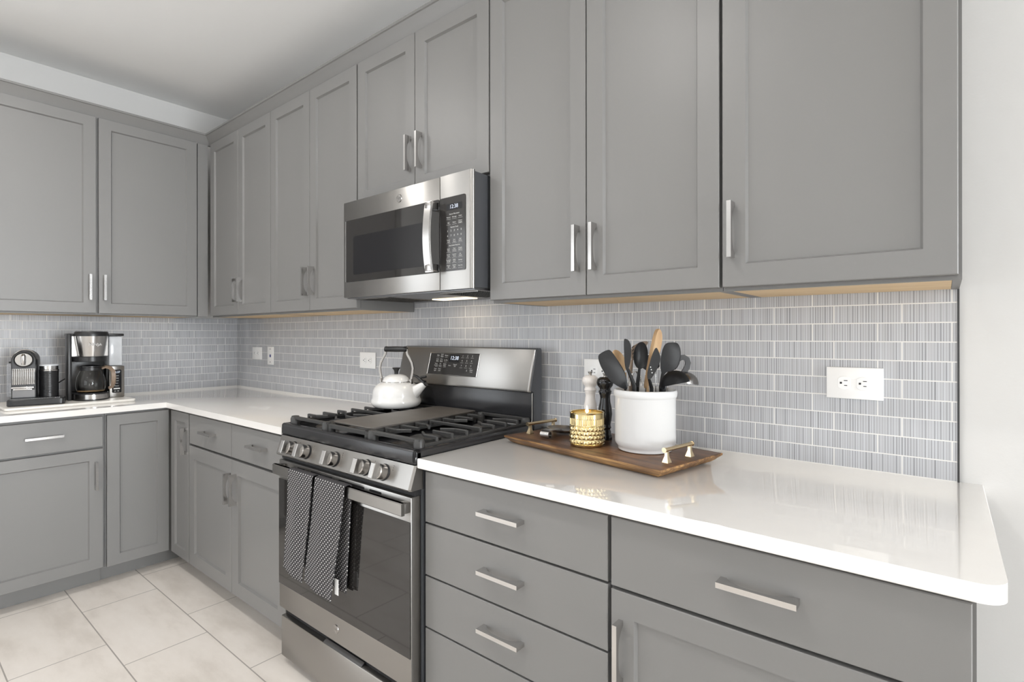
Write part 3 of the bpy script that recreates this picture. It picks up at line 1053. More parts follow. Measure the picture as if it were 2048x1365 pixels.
for sx in (-1, 1):
    mb.box(sx * 0.0705 - 0.0035, sx * 0.0705 + 0.0035, -0.009, 0.009, 0.094, 0.1165, 0.002)
    mb.disc((sx * 0.0705, -0.0095, 0.111), (0, -1, 0), 0.0045, 0.002, 16)
t.part('handle_bracket', mb, m_strap)
mb = MB()
gx = [(-0.0530, 0.0085), (-0.0515, 0.0115), (-0.0440, 0.0122), (-0.0400, 0.0112), (0.0, 0.0120), (0.0340, 0.0112), (0.0390, 0.0122), (0.0470, 0.0112), (0.0500, 0.0085)]
mb.tube([Vector((x, 0, 0.2390)) for x, _ in gx], [r for _, r in gx], 20)
t.part('grip', mb, m_rubber, hd)
mb = MB()
mb.tube([(0.0780, 0.0, 0.132), (0.0950, 0, 0.127), (0.1070, 0, 0.118), (0.1200, 0, 0.107), (0.1300, 0, 0.101)], [0.004, 0.0055, 0.0065, 0.0075, 0.0120], 12)
mb.tube([(0.1040, 0, 0.121), (0.1180, 0, 0.1245), (0.1380, 0, 0.1275)], [0.0035, 0.0055, 0.0050], 10)
t.part('whistle_lever', mb, m_rubber, s_)


# ------------------------------------------------------------------ dish towels over the oven handle
def towel(x0t, x1t, x0b, x1b, zb, seed, label, extra=None):
    rnd = random.Random(seed)
    t = Thing('dish_towel', label, 'towel', ((x0t + x1t) / 2, -0.69, 0.70), 0, 'dotted dish towels')
    zt = 0.7300
    nu, nv = 30, 34
    ph = rnd.random() * 6

    def layer(front):
        rows = []
        for j in range(nv + 1):
            v = j / nv
            z = zt - (zt - (zb if front else zb + 0.022)) * v
            row = []
            for i in range(nu + 1):
                u = i / nu
                x = (x0t + (x1t - x0t) * u) * (1 - v) + (x0b + (x1b - x0b) * u) * v
                fold = math.sin(u * PI * 2.3 + ph) * 0.0055 * min(1, v * 2.2 + 0.1)
                edge = -0.004 * math.cos(u * PI * 2) * v
                zz = z - (0.016 * u - 0.004 * math.sin(u * 5 + ph)) * v
                if front:
                    y = -0.6945 - 0.010 * v + fold + edge
                else:
                    y = -0.6700 + fold * 0.35
                    x += 0.028 * v
                row.append(Vector((x, y, zz)))
            rows.append(row)
        return rows
    fr, bk = layer(True), layer(False)
    top = []
    for q in range(1, 6):
        a = PI * q / 6
        top.append([Vector((fr[0][i].x, -0.6823 - 0.0123 * math.cos(a), zt + 0.004 * math.sin(a))) for i in range(nu + 1)])
    sheet = list(reversed(fr)) + top + bk
    mb = MB()
    vv = [[mb.bm.verts.new(p) for p in row] for row in sheet]
    for a, b in zip(vv, vv[1:]):
        for k in range(nu):
            mb.bm.faces.new((a[k], a[k + 1], b[k + 1], b[k]))
    # front is folded double: give it body
    bmesh.ops.recalc_face_normals(mb.bm, faces=mb.bm.faces)
    o = t.part('cloth', mb, m_towel, smooth=80)
    md = o.modifiers.new('solid', 'SOLIDIFY')
    md.thickness = 0.0026
    md.offset = 0
    if extra:
        t.part('care_tag', extra, m_tag, label='small white care tag')
    return t


towel(1.9860, 2.1370, 1.9700, 2.0880, 0.3960, 3, 'left of the two black white-dotted dish towels on the oven handle')
tg = MB().box(2.2560, 2.2760, -0.6905, -0.6895, 0.392, 0.440)
towel(2.1530, 2.3160, 2.1020, 2.2560, 0.3870, 8, 'right of the two black white-dotted dish towels, nearer the oven door middle', tg)

# ------------------------------------------------------------------ wooden tray and what stands on it
TZ = 0.868
ta = R(-10.5)
tc = Vector((2.933, -0.234, H))
t = Thing('serving_tray', 'dark-stained wooden tray with two brass handles on the right countertop', 'tray')
t.e.location = tc
t.e.rotation_euler = (0, 0, ta)
hx, hy = 0.2870, 0.1430
rg = []
for k, z in ((0.022, 0.0004), (0.014, 0.006), (0.010, 0.010), (0.002, 0.0165), (0.0, 0.019), (0.0, 0.0232)):
    rg.append([Vector((sx * (hx - k), sy * (hy - k), z)) for sx, sy in ((-1, -1), (1, -1), (1, 1), (-1, 1))])
t.part('moulded_edge', MB().loft(rg), m_trayedge, label='burnt golden moulded edge', smooth=20)
t.part('board', MB().box(-hx + 0.002, hx - 0.002, -hy + 0.002, hy - 0.002, 0.0190, 0.0240, 0.0006), m_tray)
for sx in (-1, 1):
    x = sx * 0.2520
    mb = MB()
    ln = 0.0640
    by = -0.012
    mb.tube([(x, by - ln, 0.0560), (x, by - ln + 0.003, 0.0560), (x, by - ln + 0.0035, 0.0560), (x, by + ln - 0.0035, 0.0560), (x, by + ln - 0.003, 0.0560), (x, by + ln, 0.0560)],
            [0.0065, 0.0065, 0.0050, 0.0050, 0.0065, 0.0065], 16, up=Vector((0, 0, 1)))
    h = t.part('tray_handle', mb, m_brass)
    for py in (by - 0.052, by + 0.052):
        fr_ = []
        for z, w in ((0.0242, 0.0085), (0.0275, 0.0078), (0.0400, 0.0040), (0.0520, 0.0038)):
            fr_.append([Vector((x + a * w, py + b * w, z)) for a, b in ((-1, -1), (1, -1), (1, 1), (-1, 1))])
        t.part('handle_post', MB().loft(fr_), m_brass, h, smooth=20)

# utensil crock
CC = Vector((3.0610, -0.2360, TZ + 0.0003))
solo('utensil_crock', MB().lathe([(0.0, 0.0), (0.0680, 0.0), (0.0725, 0.003), (0.0730, 0.009), (0.0755, 0.0125), (0.0810, 0.0200), (0.0820, 0.0300), (0.0820, 0.1440), (0.0835, 0.1470), (0.0855, 0.1500), (0.0860, 0.1600),
                                  (0.0845, 0.1655), (0.0810, 0.1668), (0.0770, 0.1640), (0.0755, 0.1550), (0.0750, 0.0150), (0.0600, 0.0100), (0.0, 0.0098)], CC, 72), m_ceramic,
     'white stoneware crock holding the cooking utensils on the wooden tray', 'crock', CC, smooth=50)


# gold candle jar
def tri(a):
    a = a - math.floor(a)
    return 1 - abs(2 * a - 1)


KC = Vector((2.9057, -0.2860, TZ + 0.0003))
t = Thing('candle', 'lit candle in a gold cut-glass jar on the wooden tray', 'candle', KC)
N = 208
rg = []
rr0 = 0.0490


def jar_row(z, fn):
    rg.append([KC + Vector(((rr0 + fn(k)) * math.cos(2 * PI * k / N), (rr0 + fn(k)) * math.sin(2 * PI * k / N), z)) for k in range(N)])


jar_row(0.0, lambda k: -0.006)
jar_row(0.002, lambda k: -0.002)
jar_row(0.006, lambda k: 0.0)
jar_row(0.0075, lambda k: 0.0005)
for z0, z1, row in ((0.0085, 0.0205, 0), (0.0220, 0.0335, 1), (0.0335, 0.0450, 2), (0.0450, 0.0565, 3)):
    for s in range(7):
        u = s / 6
        jar_row(z0 + (z1 - z0) * u * 0.9999, lambda k, u=u, row=row: 0.0034 * min(tri(k / 8 + 0.5 * (row % 2)), tri(u)) - 0.0010)
jar_row(0.0580, lambda k: 0.0012)
jar_row(0.0600, lambda k: -0.0005)
for z in (0.0610, 0.0780):
    jar_row(z, lambda k: -0.0010 + (0.0009 if k % 4 < 2 else -0.0004))
jar_row(0.0800, lambda k: -0.0005)
jar_row(0.0920, lambda k: -0.0005)
jar_row(0.0945, lambda k: 0.0006)
jar_row(0.0960, lambda k: -0.0008)
jar_row(0.0945, lambda k: -0.0040)
jar_row(0.0700, lambda k: -0.0050)
t.part('jar', MB().loft(rg, cap=True), m_gold, smooth=12)
w = t.part('wax', MB().lathe([(0.0, 0.0702), (0.0436, 0.0702), (0.0436, 0.0840), (0.0, 0.0840)], KC, 40), m_wax)
t.part('wick', MB().tube([KC + Vector((0, 0, 0.0838)), KC + Vector((0.001, 0, 0.0935))], 0.0010, 8), m_void, w)
t.part('flame', MB().lathe([(0.0006, 0.0905), (0.0044, 0.0950), (0.0048, 0.0985), (0.0026, 0.1060), (0.0004, 0.1130)], KC, 16), m_flame, w)


# salt and pepper mills
def mill(name, label, c, mat, group):
    t = Thing(name, label, 'mill', c, 0, group)
    P = [(0.0, 0), (0.0205, 0), (0.0210, 0.004), (0.0205, 0.014), (0.0175, 0.018), (0.0180, 0.023), (0.0170, 0.027), (0.0155, 0.031), (0.0185, 0.036), (0.0170, 0.041), (0.0165, 0.046), (0.0195, 0.060),
         (0.0215, 0.078), (0.0200, 0.096), (0.0165, 0.112), (0.0150, 0.125), (0.0160, 0.134), (0.0180, 0.138), (0.0180, 0.1415), (0.0, 0.1420)]
    t.part('mill_body', MB().lathe(P, c, 40), mat, smooth=50)
    h = t.part('mill_head', MB().lathe([(0.0, 0.1422), (0.0190, 0.1422), (0.0195, 0.146), (0.0165, 0.150), (0.0170, 0.155), (0.0235, 0.163), (0.0260, 0.1725), (0.0235, 0.182), (0.0150, 0.1885), (0.0, 0.1895)], c, 40), mat, smooth=50)
    t.part('mill_knob', MB().lathe([(0.0, 0.1890), (0.0055, 0.1890), (0.0040, 0.1925), (0.0075, 0.1990), (0.0075, 0.2005), (0.0, 0.2010)], c, 20), m_steel, h)


mill('pepper_mill', 'glossy black pepper mill between the gold candle and the crock', Vector((2.9057, -0.1812, TZ + 0.0003)), m_gloss, 'salt and pepper mills')
mill('salt_mill', 'cream white salt mill behind the gold candle', Vector((2.8390, -0.1560, TZ + 0.0003)), m_cream, 'salt and pepper mills')

# spoon rest: leaf dish with a scrolled strip handle
t = Thing('spoon_rest', 'brushed steel spoon rest with a rolled end on the wooden tray', 'spoon rest', (2.78, -0.24, TZ))
rg = []
C0 = Vector((2.7520, -0.1750, TZ + 0.0035))
for q, zz in ((1.0, 0.0140), (0.85, 0.0075), (0.55, 0.0020), (0.15, 0.0004), (0.02, 0.0003)):
    rg.append([C0 + Vector((0.060 * q * math.cos(a), 0.045 * q * math.sin(a), zz)) for a in [2 * PI * k / 36 for k in range(36)]])
under = [[p - Vector((0, 0, 0.0018)) for p in ring] for ring in rg]
mb = MB().loft(list(reversed(under)) + rg, cap=True)
t.part('dish', mb, m_steel, smooth=60)
dirn = Vector((0.012, -0.155, 0)).normalized()
start = Vector((2.7560, -0.2150, TZ + 0.0185))
pts = [start + dirn * (0.012 * k) + Vector((0, 0, 0.007 * math.sin(k / 6 * PI / 2))) for k in range(7)]
cs = pts[-1] + Vector((0, 0, -0.0120))
for k in range(1, 22):
    a = PI / 2 - k * R(22)
    r = 0.0120 - 0.00020 * k
    pts.append(cs + dirn * (r * math.cos(a)) + Vector((0, 0, r * math.sin(a))))
mb = MB().sweep(pts, [(-0.0145, -0.0007), (0.0145, -0.0007), (0.0145, 0.0007), (-0.0145, 0.0007)], up=dirn.cross(Vector((0, 0, 1))).cross(dirn) if False else Vector((0.2, 0.0, 0.98)))
mb = MB()
side = dirn.cross(Vector((0, 0, 1))).normalized() * 0.0145
rg = []
for i, p in enumerate(pts):
    tng = (pts[min(i + 1, len(pts) - 1)] - pts[max(i - 1, 0)]).normalized()
    nn = tng.cross(side).normalized() * 0.0008
    rg.append([p - side - nn, p + side - nn, p + side + nn, p - side + nn])
t.part('rolled_handle', mb.loft(rg), m_steelv, smooth=40)


# ------------------------------------------------------------------ utensils in the crock
def cp(zx, zy, d):
    """a point seen at the given picture position, at distance d in front of the camera"""
    u, v = 1180 + zx / 8.533, 640 + zy / 8.533
    return CAM + (FW + RT * ((u - 1024) / FOC) + UP * ((PY - v) / FOC)) * d


def blade(poly, d, ext=(0, 0, 0.005), lean=0.0, it=2):
    """flat tool head with real thickness; ext is its thickness direction (right, up, away)"""
    P = smooth_poly(poly, it)
    cy = sum(p[1] for p in P) / len(P)
    e = RT * ext[0] + UP * ext[1] + FW * ext[2]
    f = lambda p, k: cp(p[0], p[1], d + lean * (cy - p[1]) / 1000) + e * k
    mb = MB()
    cx = sum(p[0] for p in P) / len(P)
    sm = [(cx + (p[0] - cx) * 0.965, cy + (p[1] - cy) * 0.98) for p in P]
    mb.loft([[f(p, 0) for p in sm], [f(p, 0.25) for p in P], [f(p, 0.75) for p in P], [f(p, 1) for p in sm]])
    return mb


def bowl(cx, cy, ax, ay, rot, d, dish=0.012, th=0.003):
    """dished spoon bowl, hollow towards the camera"""
    rg = []
    n = 30
    for q in (0.02, 0.35, 0.65, 0.88, 1.0):
        ring = []
        for k in range(n):
            a = 2 * PI * k / n
            x, y = ax * q * math.cos(a), ay * q * math.sin(a)
            X, Y = x * math.cos(rot) - y * math.sin(rot), x * math.sin(rot) + y * math.cos(rot)
            ring.append(cp(cx + X, cy + Y, d + dish * (1 - q * q)))
        rg.append(ring)
    back = [[p + FW * th for p in r] for r in rg]
    return MB().loft(rg + list(reversed(back)), cap=True)


CB = CC + Vector((0, 0, 0.012))


def shaft(a, base, r=0.005, mid=None, r2=None):
    """handle that drops from the tool head into the crock"""
    q = Vector(mid) if mid else Vector(a)
    h = Vector((q.x - CC.x, q.y - CC.y, 0))
    if h.length > 0.060:
        h *= 0.060 / h.length
    pts = [Vector(a)] + ([Vector(mid)] if mid else []) + [CB + h + Vector((0, 0, 0.004))]
    return MB().tube(pts, [r2 or r] + ([r] if mid else []) + [r], 12)


def utensil(name, label, cat, head, hm, base, top, hh=None, r=0.005, mid=None, headname='head'):
    t = Thing(name, label, cat, (0, 0, 0), 0, 'utensils in the crock')
    o = CB
    t.off = o.copy()
    t.e.location = o
    t.part(headname, head, hm, smooth=40)
    t.part('handle', shaft(top, base, r, mid, r * 0.62), hh or hm)
    return t


utensil('spatula', 'broad black spatula leaning out over the left rim of the crock', 'spatula',
        blade([(300, 508), (355, 525), (470, 690), (590, 880), (635, 1080), (640, 1190), (590, 1190), (470, 1140), (330, 1035), (210, 860), (150, 720), (135, 625), (160, 580)], 1.435, (0.002, 0, 0.005)),
        m_nylon, (0.020, 0.010), cp(600, 1120, 1.440), r=0.0045)
utensil('wooden_spoon', 'round wooden spoon half hidden behind the broad black spatula', 'spoon',
        bowl(500, 700, 100, 200, R(-24), 1.462, 0.008, 0.006), m_beech, (0.030, -0.02), cp(600, 900, 1.470), r=0.0055)
utensil('spatula', 'narrow upright black spatula with a curved neck, between broad spatula and spoon', 'spatula',
        blade([(572, 330), (610, 322), (665, 350), (700, 430), (708, 540), (695, 700), (668, 810), (650, 880), (615, 870), (590, 760), (582, 600)], 1.440, (0.001, 0, 0.005)),
        m_nylon, (0.0, 0.01), cp(640, 835, 1.4435), r=0.0062, mid=cp(760, 1130, 1.438))
mb = blade([(705, 470), (800, 410), (900, 368), (1000, 366), (985, 420), (940, 470), (850, 560), (760, 690), (700, 690)], 1.530, (0, 0, 0.004))
t = utensil('slotted_turner', 'brown slotted turner behind the black spoon', 'turner', mb, m_bronze, (0.03, 0.03), cp(715, 690, 1.532), r=0.006, mid=cp(690, 900, 1.52))
sl = MB()
for k in range(4):
    y = 470 + 55 * k
    sl.loft([[cp(712 + 6 * k, y, 1.5292), cp(745 + 4 * k, y - 34, 1.5292), cp(745 + 4 * k, y - 14, 1.5292), cp(712 + 6 * k, y + 20, 1.5292)],
             [cp(712 + 6 * k, y, 1.5298), cp(745 + 4 * k, y - 34, 1.5298), cp(745 + 4 * k, y - 14, 1.5298), cp(712 + 6 * k, y + 20, 1.5298)]])
t.part('turner_slots', sl, m_void)
sl = MB()
sl.loft([[cp(925, 420, 1.5292), cp(950, 410, 1.5292), cp(945, 440, 1.5292), cp(920, 455, 1.5292)], [cp(925, 420, 1.5298), cp(950, 410, 1.5298), cp(945, 440, 1.5298), cp(920, 455, 1.5298)]])
t.part('turner_slots', sl, m_void)
utensil('serving_spoon', 'black oval serving spoon standing upright at the middle left of the crock', 'spoon',
        bowl(868, 610, 122, 232, R(4), 1.452, 0.012, 0.004), m_nylon, (-0.01, 0.0), cp(845, 830, 1.462), r=0.0058, mid=cp(805, 1150, 1.463))
mb = blade([(1010, 580), (1185, 600), (1195, 868), (900, 872), (930, 700)], 1.503, (0, 0, 0.010), it=1)
t = utensil('potato_masher', 'dark square-headed masher standing behind the tall wooden spatula', 'masher', mb, m_nylon, (-0.01, 0.04), cp(1120, 860, 1.508), hh=m_chrome, r=0.0022)
t.part('handle', shaft(cp(950, 860, 1.508), (-0.03, 0.04), 0.0022), m_chrome)
# tall wooden spatula: pale face, thick darker side
t = utensil('wooden_spatula', 'tall wooden spatula, highest of all the utensils', 'spatula',
            blade([(1192, 140), (1232, 200), (1243, 320), (1205, 560), (1120, 700), (1030, 980), (995, 1175), (960, 1175), (1000, 900), (1040, 700), (1090, 430), (1150, 190)], 1.475, (-0.006, 0, 0.011)),
            m_beech, (-0.005, 0.0), cp(985, 1140, 1.477), r=0.006)
mb = blade([(1125, 450), (1175, 550), (1205, 640), (1190, 740), (1130, 870), (1075, 965), (1020, 1030), (975, 1012), (975, 900), (1010, 760), (1060, 590)], 1.405, (0.002, 0, 0.005))
t = utensil('slotted_spoon', 'small pointed black spoon with a row of holes in front of the wooden spatula', 'spoon', mb, m_nylon, (0.005, 0.0), cp(1002, 985, 1.409), r=0.0052, mid=cp(1050, 1165, 1.425))
sl = MB()
for x, y in ((1035, 808), (1046, 852), (1060, 905)):
    c_ = cp(x, y, 1.4045)
    sl.disc(c_, FW, 0.0014, 0.0004, 12)
t.part('drain_holes', sl, m_outlet)
utensil('cooking_spoon', 'large black squared spoon at the right of the crock, above the ladle', 'spoon',
        blade([(1300, 392), (1400, 385), (1485, 392), (1530, 470), (1545, 600), (1520, 760), (1440, 870), (1320, 880), (1270, 920), (1235, 975), (1210, 900), (1195, 770), (1208, 600), (1248, 460)], 1.485, (0.004, 0, 0.006)),
        m_nylon, (0.0, 0.02), cp(1240, 915, 1.489), r=0.0065, mid=cp(1215, 1150, 1.478))
# black ladle: bowl turned over the rim
t = Thing('ladle', 'black ladle with its round bowl hanging over the right rim of the crock', 'ladle', (0, 0, 0), 0, 'utensils in the crock')
t.off = CB.copy()
t.e.location = CB


def dome(cx, cy, rx, ry, rot, d, depth_m, th=0.0025):
    rg = []
    n = 32
    for q in range(8):
        el = PI / 2 * q / 7
        ring = []
        for k in range(n):
            a = 2 * PI * k / n
            x = rx * math.cos(a) * math.cos(el)
            y = -ry * math.sin(el)
            X, Y = x * math.cos(rot) - y * math.sin(rot), x * math.sin(rot) + y * math.cos(rot)
            ring.append(cp(cx + X, cy + Y, d + depth_m * math.sin(a) * math.cos(el)))
        rg.append(ring)
    mb = MB().loft(rg, cap=False)
    bmesh.ops.solidify(mb.bm, geom=mb.bm.faces[:], thickness=th)
    return mb


t.part('bowl', dome(1455, 1105, 255, 240, R(-11), 1.415, 0.040), m_nylon, smooth=60)
t.part('handle', MB().tube([cp(1240, 1150, 1.420), cp(1225, 1180, 1.43), CB + RT * 0.042 - FW * 0.034 + Vector((0, 0, 0.004))], [0.007, 0.006, 0.006], 12), m_nylon)
t = Thing('ladle', 'steel ladle with a dark hooked neck, furthest right in the crock', 'ladle', (0, 0, 0), 0, 'utensils in the crock')
t.off = CB.copy()
t.e.location = CB
t.part('bowl', dome(1630, 1085, 225, 195, R(8), 1.500, 0.035), m_steelv, smooth=60)
pts = [(1400, 760), (1470, 690), (1540, 650), (1600, 640), (1650, 672), (1672, 735), (1655, 810), (1610, 885), (1580, 930)]
sc = [(-0.0035, -0.0075), (0.0035, -0.0075), (0.0035, 0.0075), (-0.0035, 0.0075)]
mb = MB().sweep([cp(x, y, 1.515) for x, y in pts], [(a * 2.1, b * 0.5) for a, b in sc], up=FW)
nk = t.part('hooked_neck', mb, m_charcoal, smooth=50)
t.part('handle', MB().tube([cp(1400, 760, 1.515), cp(1285, 1060, 1.490), CB + RT * 0.046 + FW * 0.026 + Vector((0, 0, 0.004))], 0.0045, 10), m_charcoal)
# whisk wires
t = Thing('whisk', 'thin steel wire whisk low in the crock beside the black spoon', 'whisk', (0, 0, 0), 0, 'utensils in the crock')
t.off = CB.copy()
t.e.location = CB
mb = MB()
for k, (w, dd) in enumerate(((140, 0.0), (105, 0.014), (60, -0.012), (120, 0.014))):
    pts = []
    for q in range(17):
        a = PI * q / 16
        pts.append(cp(775 - w * 0.85 * math.cos(a), 1130 - 245 * math.sin(a) ** 0.8, 1.486 + dd * math.sin(a)))
    mb.tube(pts, 0.0010, 6, up=FW)
t.part('wire_loops', mb, m_chrome)
t.part('handle', shaft(cp(800, 1130, 1.486), (0.01, 0.03), 0.006), m_chrome)

# ------------------------------------------------------------------ coffee corner (left worktop)
SZ = 0.8560
P = rrect(0.125, 0.462, -1.2050, -0.7080, 0.020)
solo('serving_board', MB().prism(P, XY, H + 0.0003, SZ, 0.002), m_marble, 'pale slab under both coffee machines on the left countertop', 'tray', (0.29, -0.96, H))

ez = SZ + 0.0004
t = Thing('espresso_machine', 'small chrome and black pod espresso machine at the far left', 'coffee machine', (0.28, -1.08, ez))
t.e.location = (0.28, -1.050, ez)
t.e.rotation_euler = (0, 0, R(-13))
P = smooth_poly([(0.130, -1.1930), (0.200, -1.1930), (0.385, -1.1930), (0.418, -1.1930), (0.418, -1.150), (0.418, -1.02), (0.418, -0.988), (0.385, -0.988), (0.345, -0.988), (0.312, -0.988), (0.262, -1.020), (0.200, -1.055), (0.130, -1.06), (0.130, -1.10)], 2)
bs = t.part('drip_base', MB().prism(P, XY, ez, ez + 0.030, 0.004), m_rubber)
mb = MB()
for r_ in range(3):
    for k in range(26):
        mb.disc((0.372 + 0.012 * r_, -1.180 + 0.0068 * k, ez + 0.0299), (0, 0, 1), 0.0019, 0.0006, 8)
t.part('drip_holes', mb, m_chrome, bs)
yc = -1.1390
A = [(yc - 0.0440, ez + 0.0305), (yc + 0.0440, ez + 0.0305), (yc + 0.0440, 1.0650)]
for k in range(1, 14):
    a = PI * k / 14
    A.append((yc + 0.0440 * math.cos(a), 1.0650 + 0.0460 * math.sin(a)))
A.append((yc - 0.0440, 1.0650))
t.part('housing', MB().prism(A, YZ, 0.150, 0.352, 0.003), m_rubber, smooth=40)
B = [(yc + (p[0] - yc) * 0.90, 0.8895 + (p[1] - 0.8895) * 0.985) for p in A]
t.part('front_panel', MB().prism([p for p in B], YZ, 0.352, 0.3545), m_charcoal)
pl = t.part('lever_plate', MB().disc((0.3546, yc, 1.0690), (1, 0, 0), 0.0330, 0.006, 40, 0.0300), m_chrome)
mb = MB()
mb.tube([(0.364, yc, 1.094), (0.370, yc, 1.085), (0.371, yc, 1.060), (0.368, yc, 1.046)], [0.006, 0.0095, 0.0095, 0.0080], 14, up=Vector((0, 1, 0)))
t.part('lever', mb, m_steelv, pl)
t.part('lever_rim', MB().tube([(0.357, yc + 0.0345 * math.cos(a), 1.0690 + 0.0345 * math.sin(a)) for a in [2 * PI * k / 32 for k in range(33)]], 0.0022, 8, up=Vector((1, 0, 0))), m_rubber, pl)
t.part('top_ridge', MB().tube([(0.30, yc + 0.043 * math.cos(a), 1.0670 + 0.0475 * math.sin(a)) for a in [PI * (0.18 + 0.64 * k / 14) for k in range(15)]], 0.0030, 8, up=Vector((1, 0, 0))), m_chrome)
mb = MB()
for k in range(11):
    y = yc - 0.0375 + 0.0075 * k
    mb.tube([(0.357, y, 1.0250), (0.3585, y, 1.0200), (0.3585, y, 0.9580), (0.357, y, 0.9530)], 0.0027, 8, up=Vector((0, 1, 0)))
mb.box(0.3545, 0.3570, yc - 0.0400, yc + 0.0400, 0.953, 1.027)
t.part('chrome_grille', mb, m_chrome)
mb = MB().box(0.3545, 0.3950, yc - 0.0400, yc + 0.0400, 0.9360, 0.9440, 0.003)
mb.box(0.356, 0.3930, yc - 0.034, yc + 0.034, 0.9280, 0.9358, 0.003)
t.part('cup_shelf', mb, m_chrome)
t.part('shelf_front', MB().box(0.3545, 0.3590, yc - 0.0390, yc + 0.0390, 0.892, 0.926), m_darksteel)
t.part('water_tank', MB().box(0.145, 0.2300, -1.2110, -1.1850, ez + 0.0305, 1.048, 0.004), m_tank)
t.part('tank_catch', MB().box(0.17, 0.21, -1.205, -1.191, 1.0485, 1.056), m_rubber)

fc = Vector((0.303, -1.0270, ez + 0.0306))
t = Thing('milk_frother', 'black ribbed milk frother with a steel collar beside the espresso machine', 'frother', fc)
P = [(0.0, 0.0), (0.0370, 0.0), (0.0370, 0.012)]
for k in range(12):
    z = 0.014 + 0.0082 * k
    P += [(0.0370, z), (0.0360, z + 0.0030), (0.0370, z + 0.0060)]
P += [(0.0370, 0.1180), (0.0372, 0.1240), (0.0, 0.1245)]
t.part('jug', MB().lathe(P, fc, 48), m_rubber, smooth=40)
t.part('collar', MB().lathe([(0.0, 0.1246), (0.0375, 0.1246), (0.0378, 0.1290), (0.0350, 0.1320), (0.0350, 0.1480), (0.0, 0.1482)], fc, 48), m_chrome)
t.part('lid', MB().lathe([(0.0, 0.1483), (0.0372, 0.1483), (0.0372, 0.1530), (0.0340, 0.1560), (0.0, 0.1565)], fc, 48), m_frost)

t = Thing('coffee_maker', 'tall black and steel drip coffee maker with a glass carafe', 'coffee machine', (0.27, -0.85, ez))
cc = Vector((0.318, -0.8650, ez))
mb = MB()
for sc_, z in ((0.97, 0.0), (1.0, 0.004), (1.0, 0.028), (0.98, 0.030)):
    pass
Pbase = []
for k in range(25):
    a = -PI / 2 + PI * k / 24
    Pbase.append((0.305 + 0.095 * math.cos(a), -0.8650 + 0.0735 * math.sin(a)))
Pbase += [(0.155, -0.7915), (0.155, -0.9385)]
bs = t.part('base_foot', MB().prism([(0.01 + p[0] * 0.985, -0.0130 + p[1] * 0.985) for p in Pbase], XY, ez, ez + 0.006), m_rubber)
t.part('base_band', MB().prism(Pbase, XY, ez + 0.0062, ez + 0.0300), m_steelv, smooth=50)
t.part('warming_plate', MB().prism([(0.005 + p[0] * 0.985, -0.0130 + p[1] * 0.985) for p in Pbase], XY, ez + 0.0302, ez + 0.0370, 0.002), m_black, smooth=40)
t.part('side_column', MB().box(0.262, 0.318, -0.9590, -0.9415, ez, 1.1930, 0.005), m_rubber)
t.part('back_column', MB().box(0.140, 0.232, -0.9300, -0.7890, ez + 0.0375, 1.1790, 0.004), m_rubber)
t.part('shower_head', MB().prism([(p[0] * 0.92 + 0.012, p[1] * 0.99 - 0.0087) for p in Pbase], XY, 1.0500, 1.0770, 0.002), m_rubber, smooth=40)
# flat steel front cheeks either side of the tapered basket
t.part('front_panel', MB().box(0.2325, 0.300, -0.9405, -0.7900, 1.0775, 1.1795), m_steelv)
bk = t.part('brew_basket', MB().lathe([(0.0, 1.0776), (0.0510, 1.0776), (0.0530, 1.0900), (0.0600, 1.1350), (0.0660, 1.1795), (0.0, 1.1797)], (cc.x + 0.012, cc.y, 0), 56), m_steelv, smooth=50)
t.part('brand_mark', MB().text('NINJA', 0.0200, Matrix.Translation((cc.x + 0.0790, cc.y, 1.1370)) @ Matrix.Rotation(L90, 4, 'Z') @ FACE, ext=0.0008), m_chrome, bk, smooth=0)
t.part('lid', MB().lathe([(0.0, 1.1798), (0.0690, 1.1798), (0.0700, 1.1960), (0.0660, 1.2030), (0.0, 1.2050)], (cc.x + 0.006, cc.y, 0), 48), m_rubber)
t.part('lid_bridge', MB().box(0.150, 0.285, -0.9400, -0.7930, 1.1800, 1.1930, 0.003), m_rubber)
ca = Vector((0.3270, -0.8680, ez + 0.0374))
cg = t.part('carafe', MB().lathe([(0.0, 0.0), (0.0480, 0.0), (0.0560, 0.004), (0.0610, 0.025), (0.0615, 0.050), (0.0570, 0.080), (0.0470, 0.105), (0.0430, 0.118), (0.0430, 0.1280), (0.0415, 0.1280), (0.0415, 0.117), (0.0455, 0.1035),
                                  (0.0550, 0.079), (0.0597, 0.049), (0.0592, 0.026), (0.0540, 0.006), (0.0, 0.003)], ca, 56), m_clear, smooth=60)
t.part('carafe_band', MB().lathe([(0.0432, 0.1120), (0.0450, 0.1125), (0.0450, 0.1260), (0.0432, 0.1265)], ca, 40), m_rubber, cg)
t.part('carafe_lid', MB().lathe([(0.0, 0.1282), (0.0440, 0.1282), (0.0440, 0.1340), (0.0200, 0.1390), (0.0, 0.1392)], ca, 40), m_rubber, cg)
t.part('coffee_film', MB().lathe([(0.0, 0.0034), (0.0530, 0.0064), (0.0570, 0.0130), (0.0, 0.0130)], ca, 40), m_coffee, cg)
hd_ = Vector((0.42, 0.91, 0)).normalized()
pts = []
for r, z in ((0.046, 0.122), (0.062, 0.128), (0.080, 0.122), (0.0920, 0.104), (0.0955, 0.075), (0.0945, 0.045), (0.0880, 0.024), (0.0740, 0.018)):
    pts.append(ca + hd_ * r + Vector((0, 0, z)))
mb = MB().sweep(pts, [(-0.0095, -0.004), (0.0095, -0.004), (0.0095, 0.004), (-0.0095, 0.004)], up=Vector((0.3, -0.2, 0.9)))
t.part('carafe_handle', mb, m_bronze, cg, label='taupe carafe handle', smooth=40)
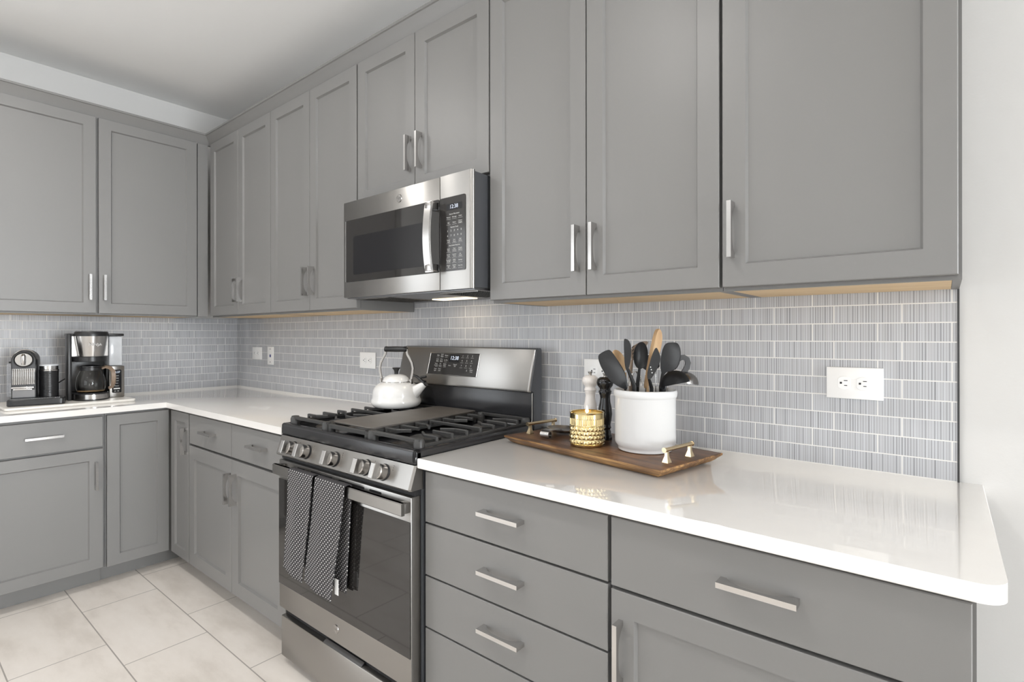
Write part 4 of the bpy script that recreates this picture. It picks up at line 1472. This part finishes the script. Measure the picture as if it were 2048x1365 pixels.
t.part('water_reservoir', MB().box(0.140, 0.2900, -0.7830, -0.7245, 1.0230, 1.1790, 0.006), m_frost)
t.part('reservoir_lid', MB().box(0.135, 0.2980, -0.7890, -0.7180, 1.1795, 1.1930, 0.005), m_rubber)
pn = t.part('control_column', MB().box(0.135, 0.3020, -0.7850, -0.7180, ez, 1.0210, 0.004), m_steel)
kp = t.part('keypad', MB().prism(rrect(-0.7740, -0.7320, 0.8800, 1.0020, 0.006), YZ, 0.3022, 0.3036), m_screen, pn)
tx = lambda y, z: Matrix.Translation((0.3040, y, z)) @ Matrix.Rotation(L90, 4, 'Z') @ FACE
t.part('clock_digits', MB().text('12:37', 0.0135, tx(-0.7530, 0.9880)), m_digits, kp, smooth=0)
mb = MB()
for k, w_ in enumerate(('Clock', 'Delay', 'Small', 'Rich', 'Classic')):
    mb.text(w_, 0.0075, tx(-0.7530, 0.9700 - 0.0135 * k))
mb.box(0.3038, 0.3042, -0.7670, -0.7390, 0.8985, 0.9050)
mb.text('H  M', 0.0100, tx(-0.7530, 0.8880))
t.part('button_legend', mb, m_legend, kp, smooth=0)

mb = MB()
pts = [Vector((0.215, -1.0330, 0.8910)), Vector((0.200, -1.0150, 0.9050)), Vector((0.17, -0.9820, 0.9290)), Vector((0.14, -0.950, 0.9470)), Vector((0.10, -0.920, 0.958)), Vector((0.06, -0.910, 0.96)), Vector((0.012, -0.905, 0.965))]
mb.tube(pts, 0.0033, 8)
solo('power_cord', mb, m_rubber, 'black power cord running up behind the milk frother', 'cord', pts[0])

# ------------------------------------------------------------------ recessed ceiling lights (behind and above the camera)
for x, y in DOWN:
    t = Thing('recessed_light', 'round white recessed ceiling light out of the frame', 'light', (x, y, ZC), 0, 'recessed ceiling lights')
    n = 40
    mb = MB().lathe([(0.070, -0.0005), (0.092, -0.0005), (0.090, -0.006), (0.072, -0.008), (0.070, -0.0005)], (x, y, ZC), n)
    t.part('trim_ring', mb, m_outlet)

area('microwave_lamp', (2.195, -0.118, MZ0 - 0.012), (0, 0, 0), 0.16, 0.05, 0.22, (1.0, 0.80, 0.56))
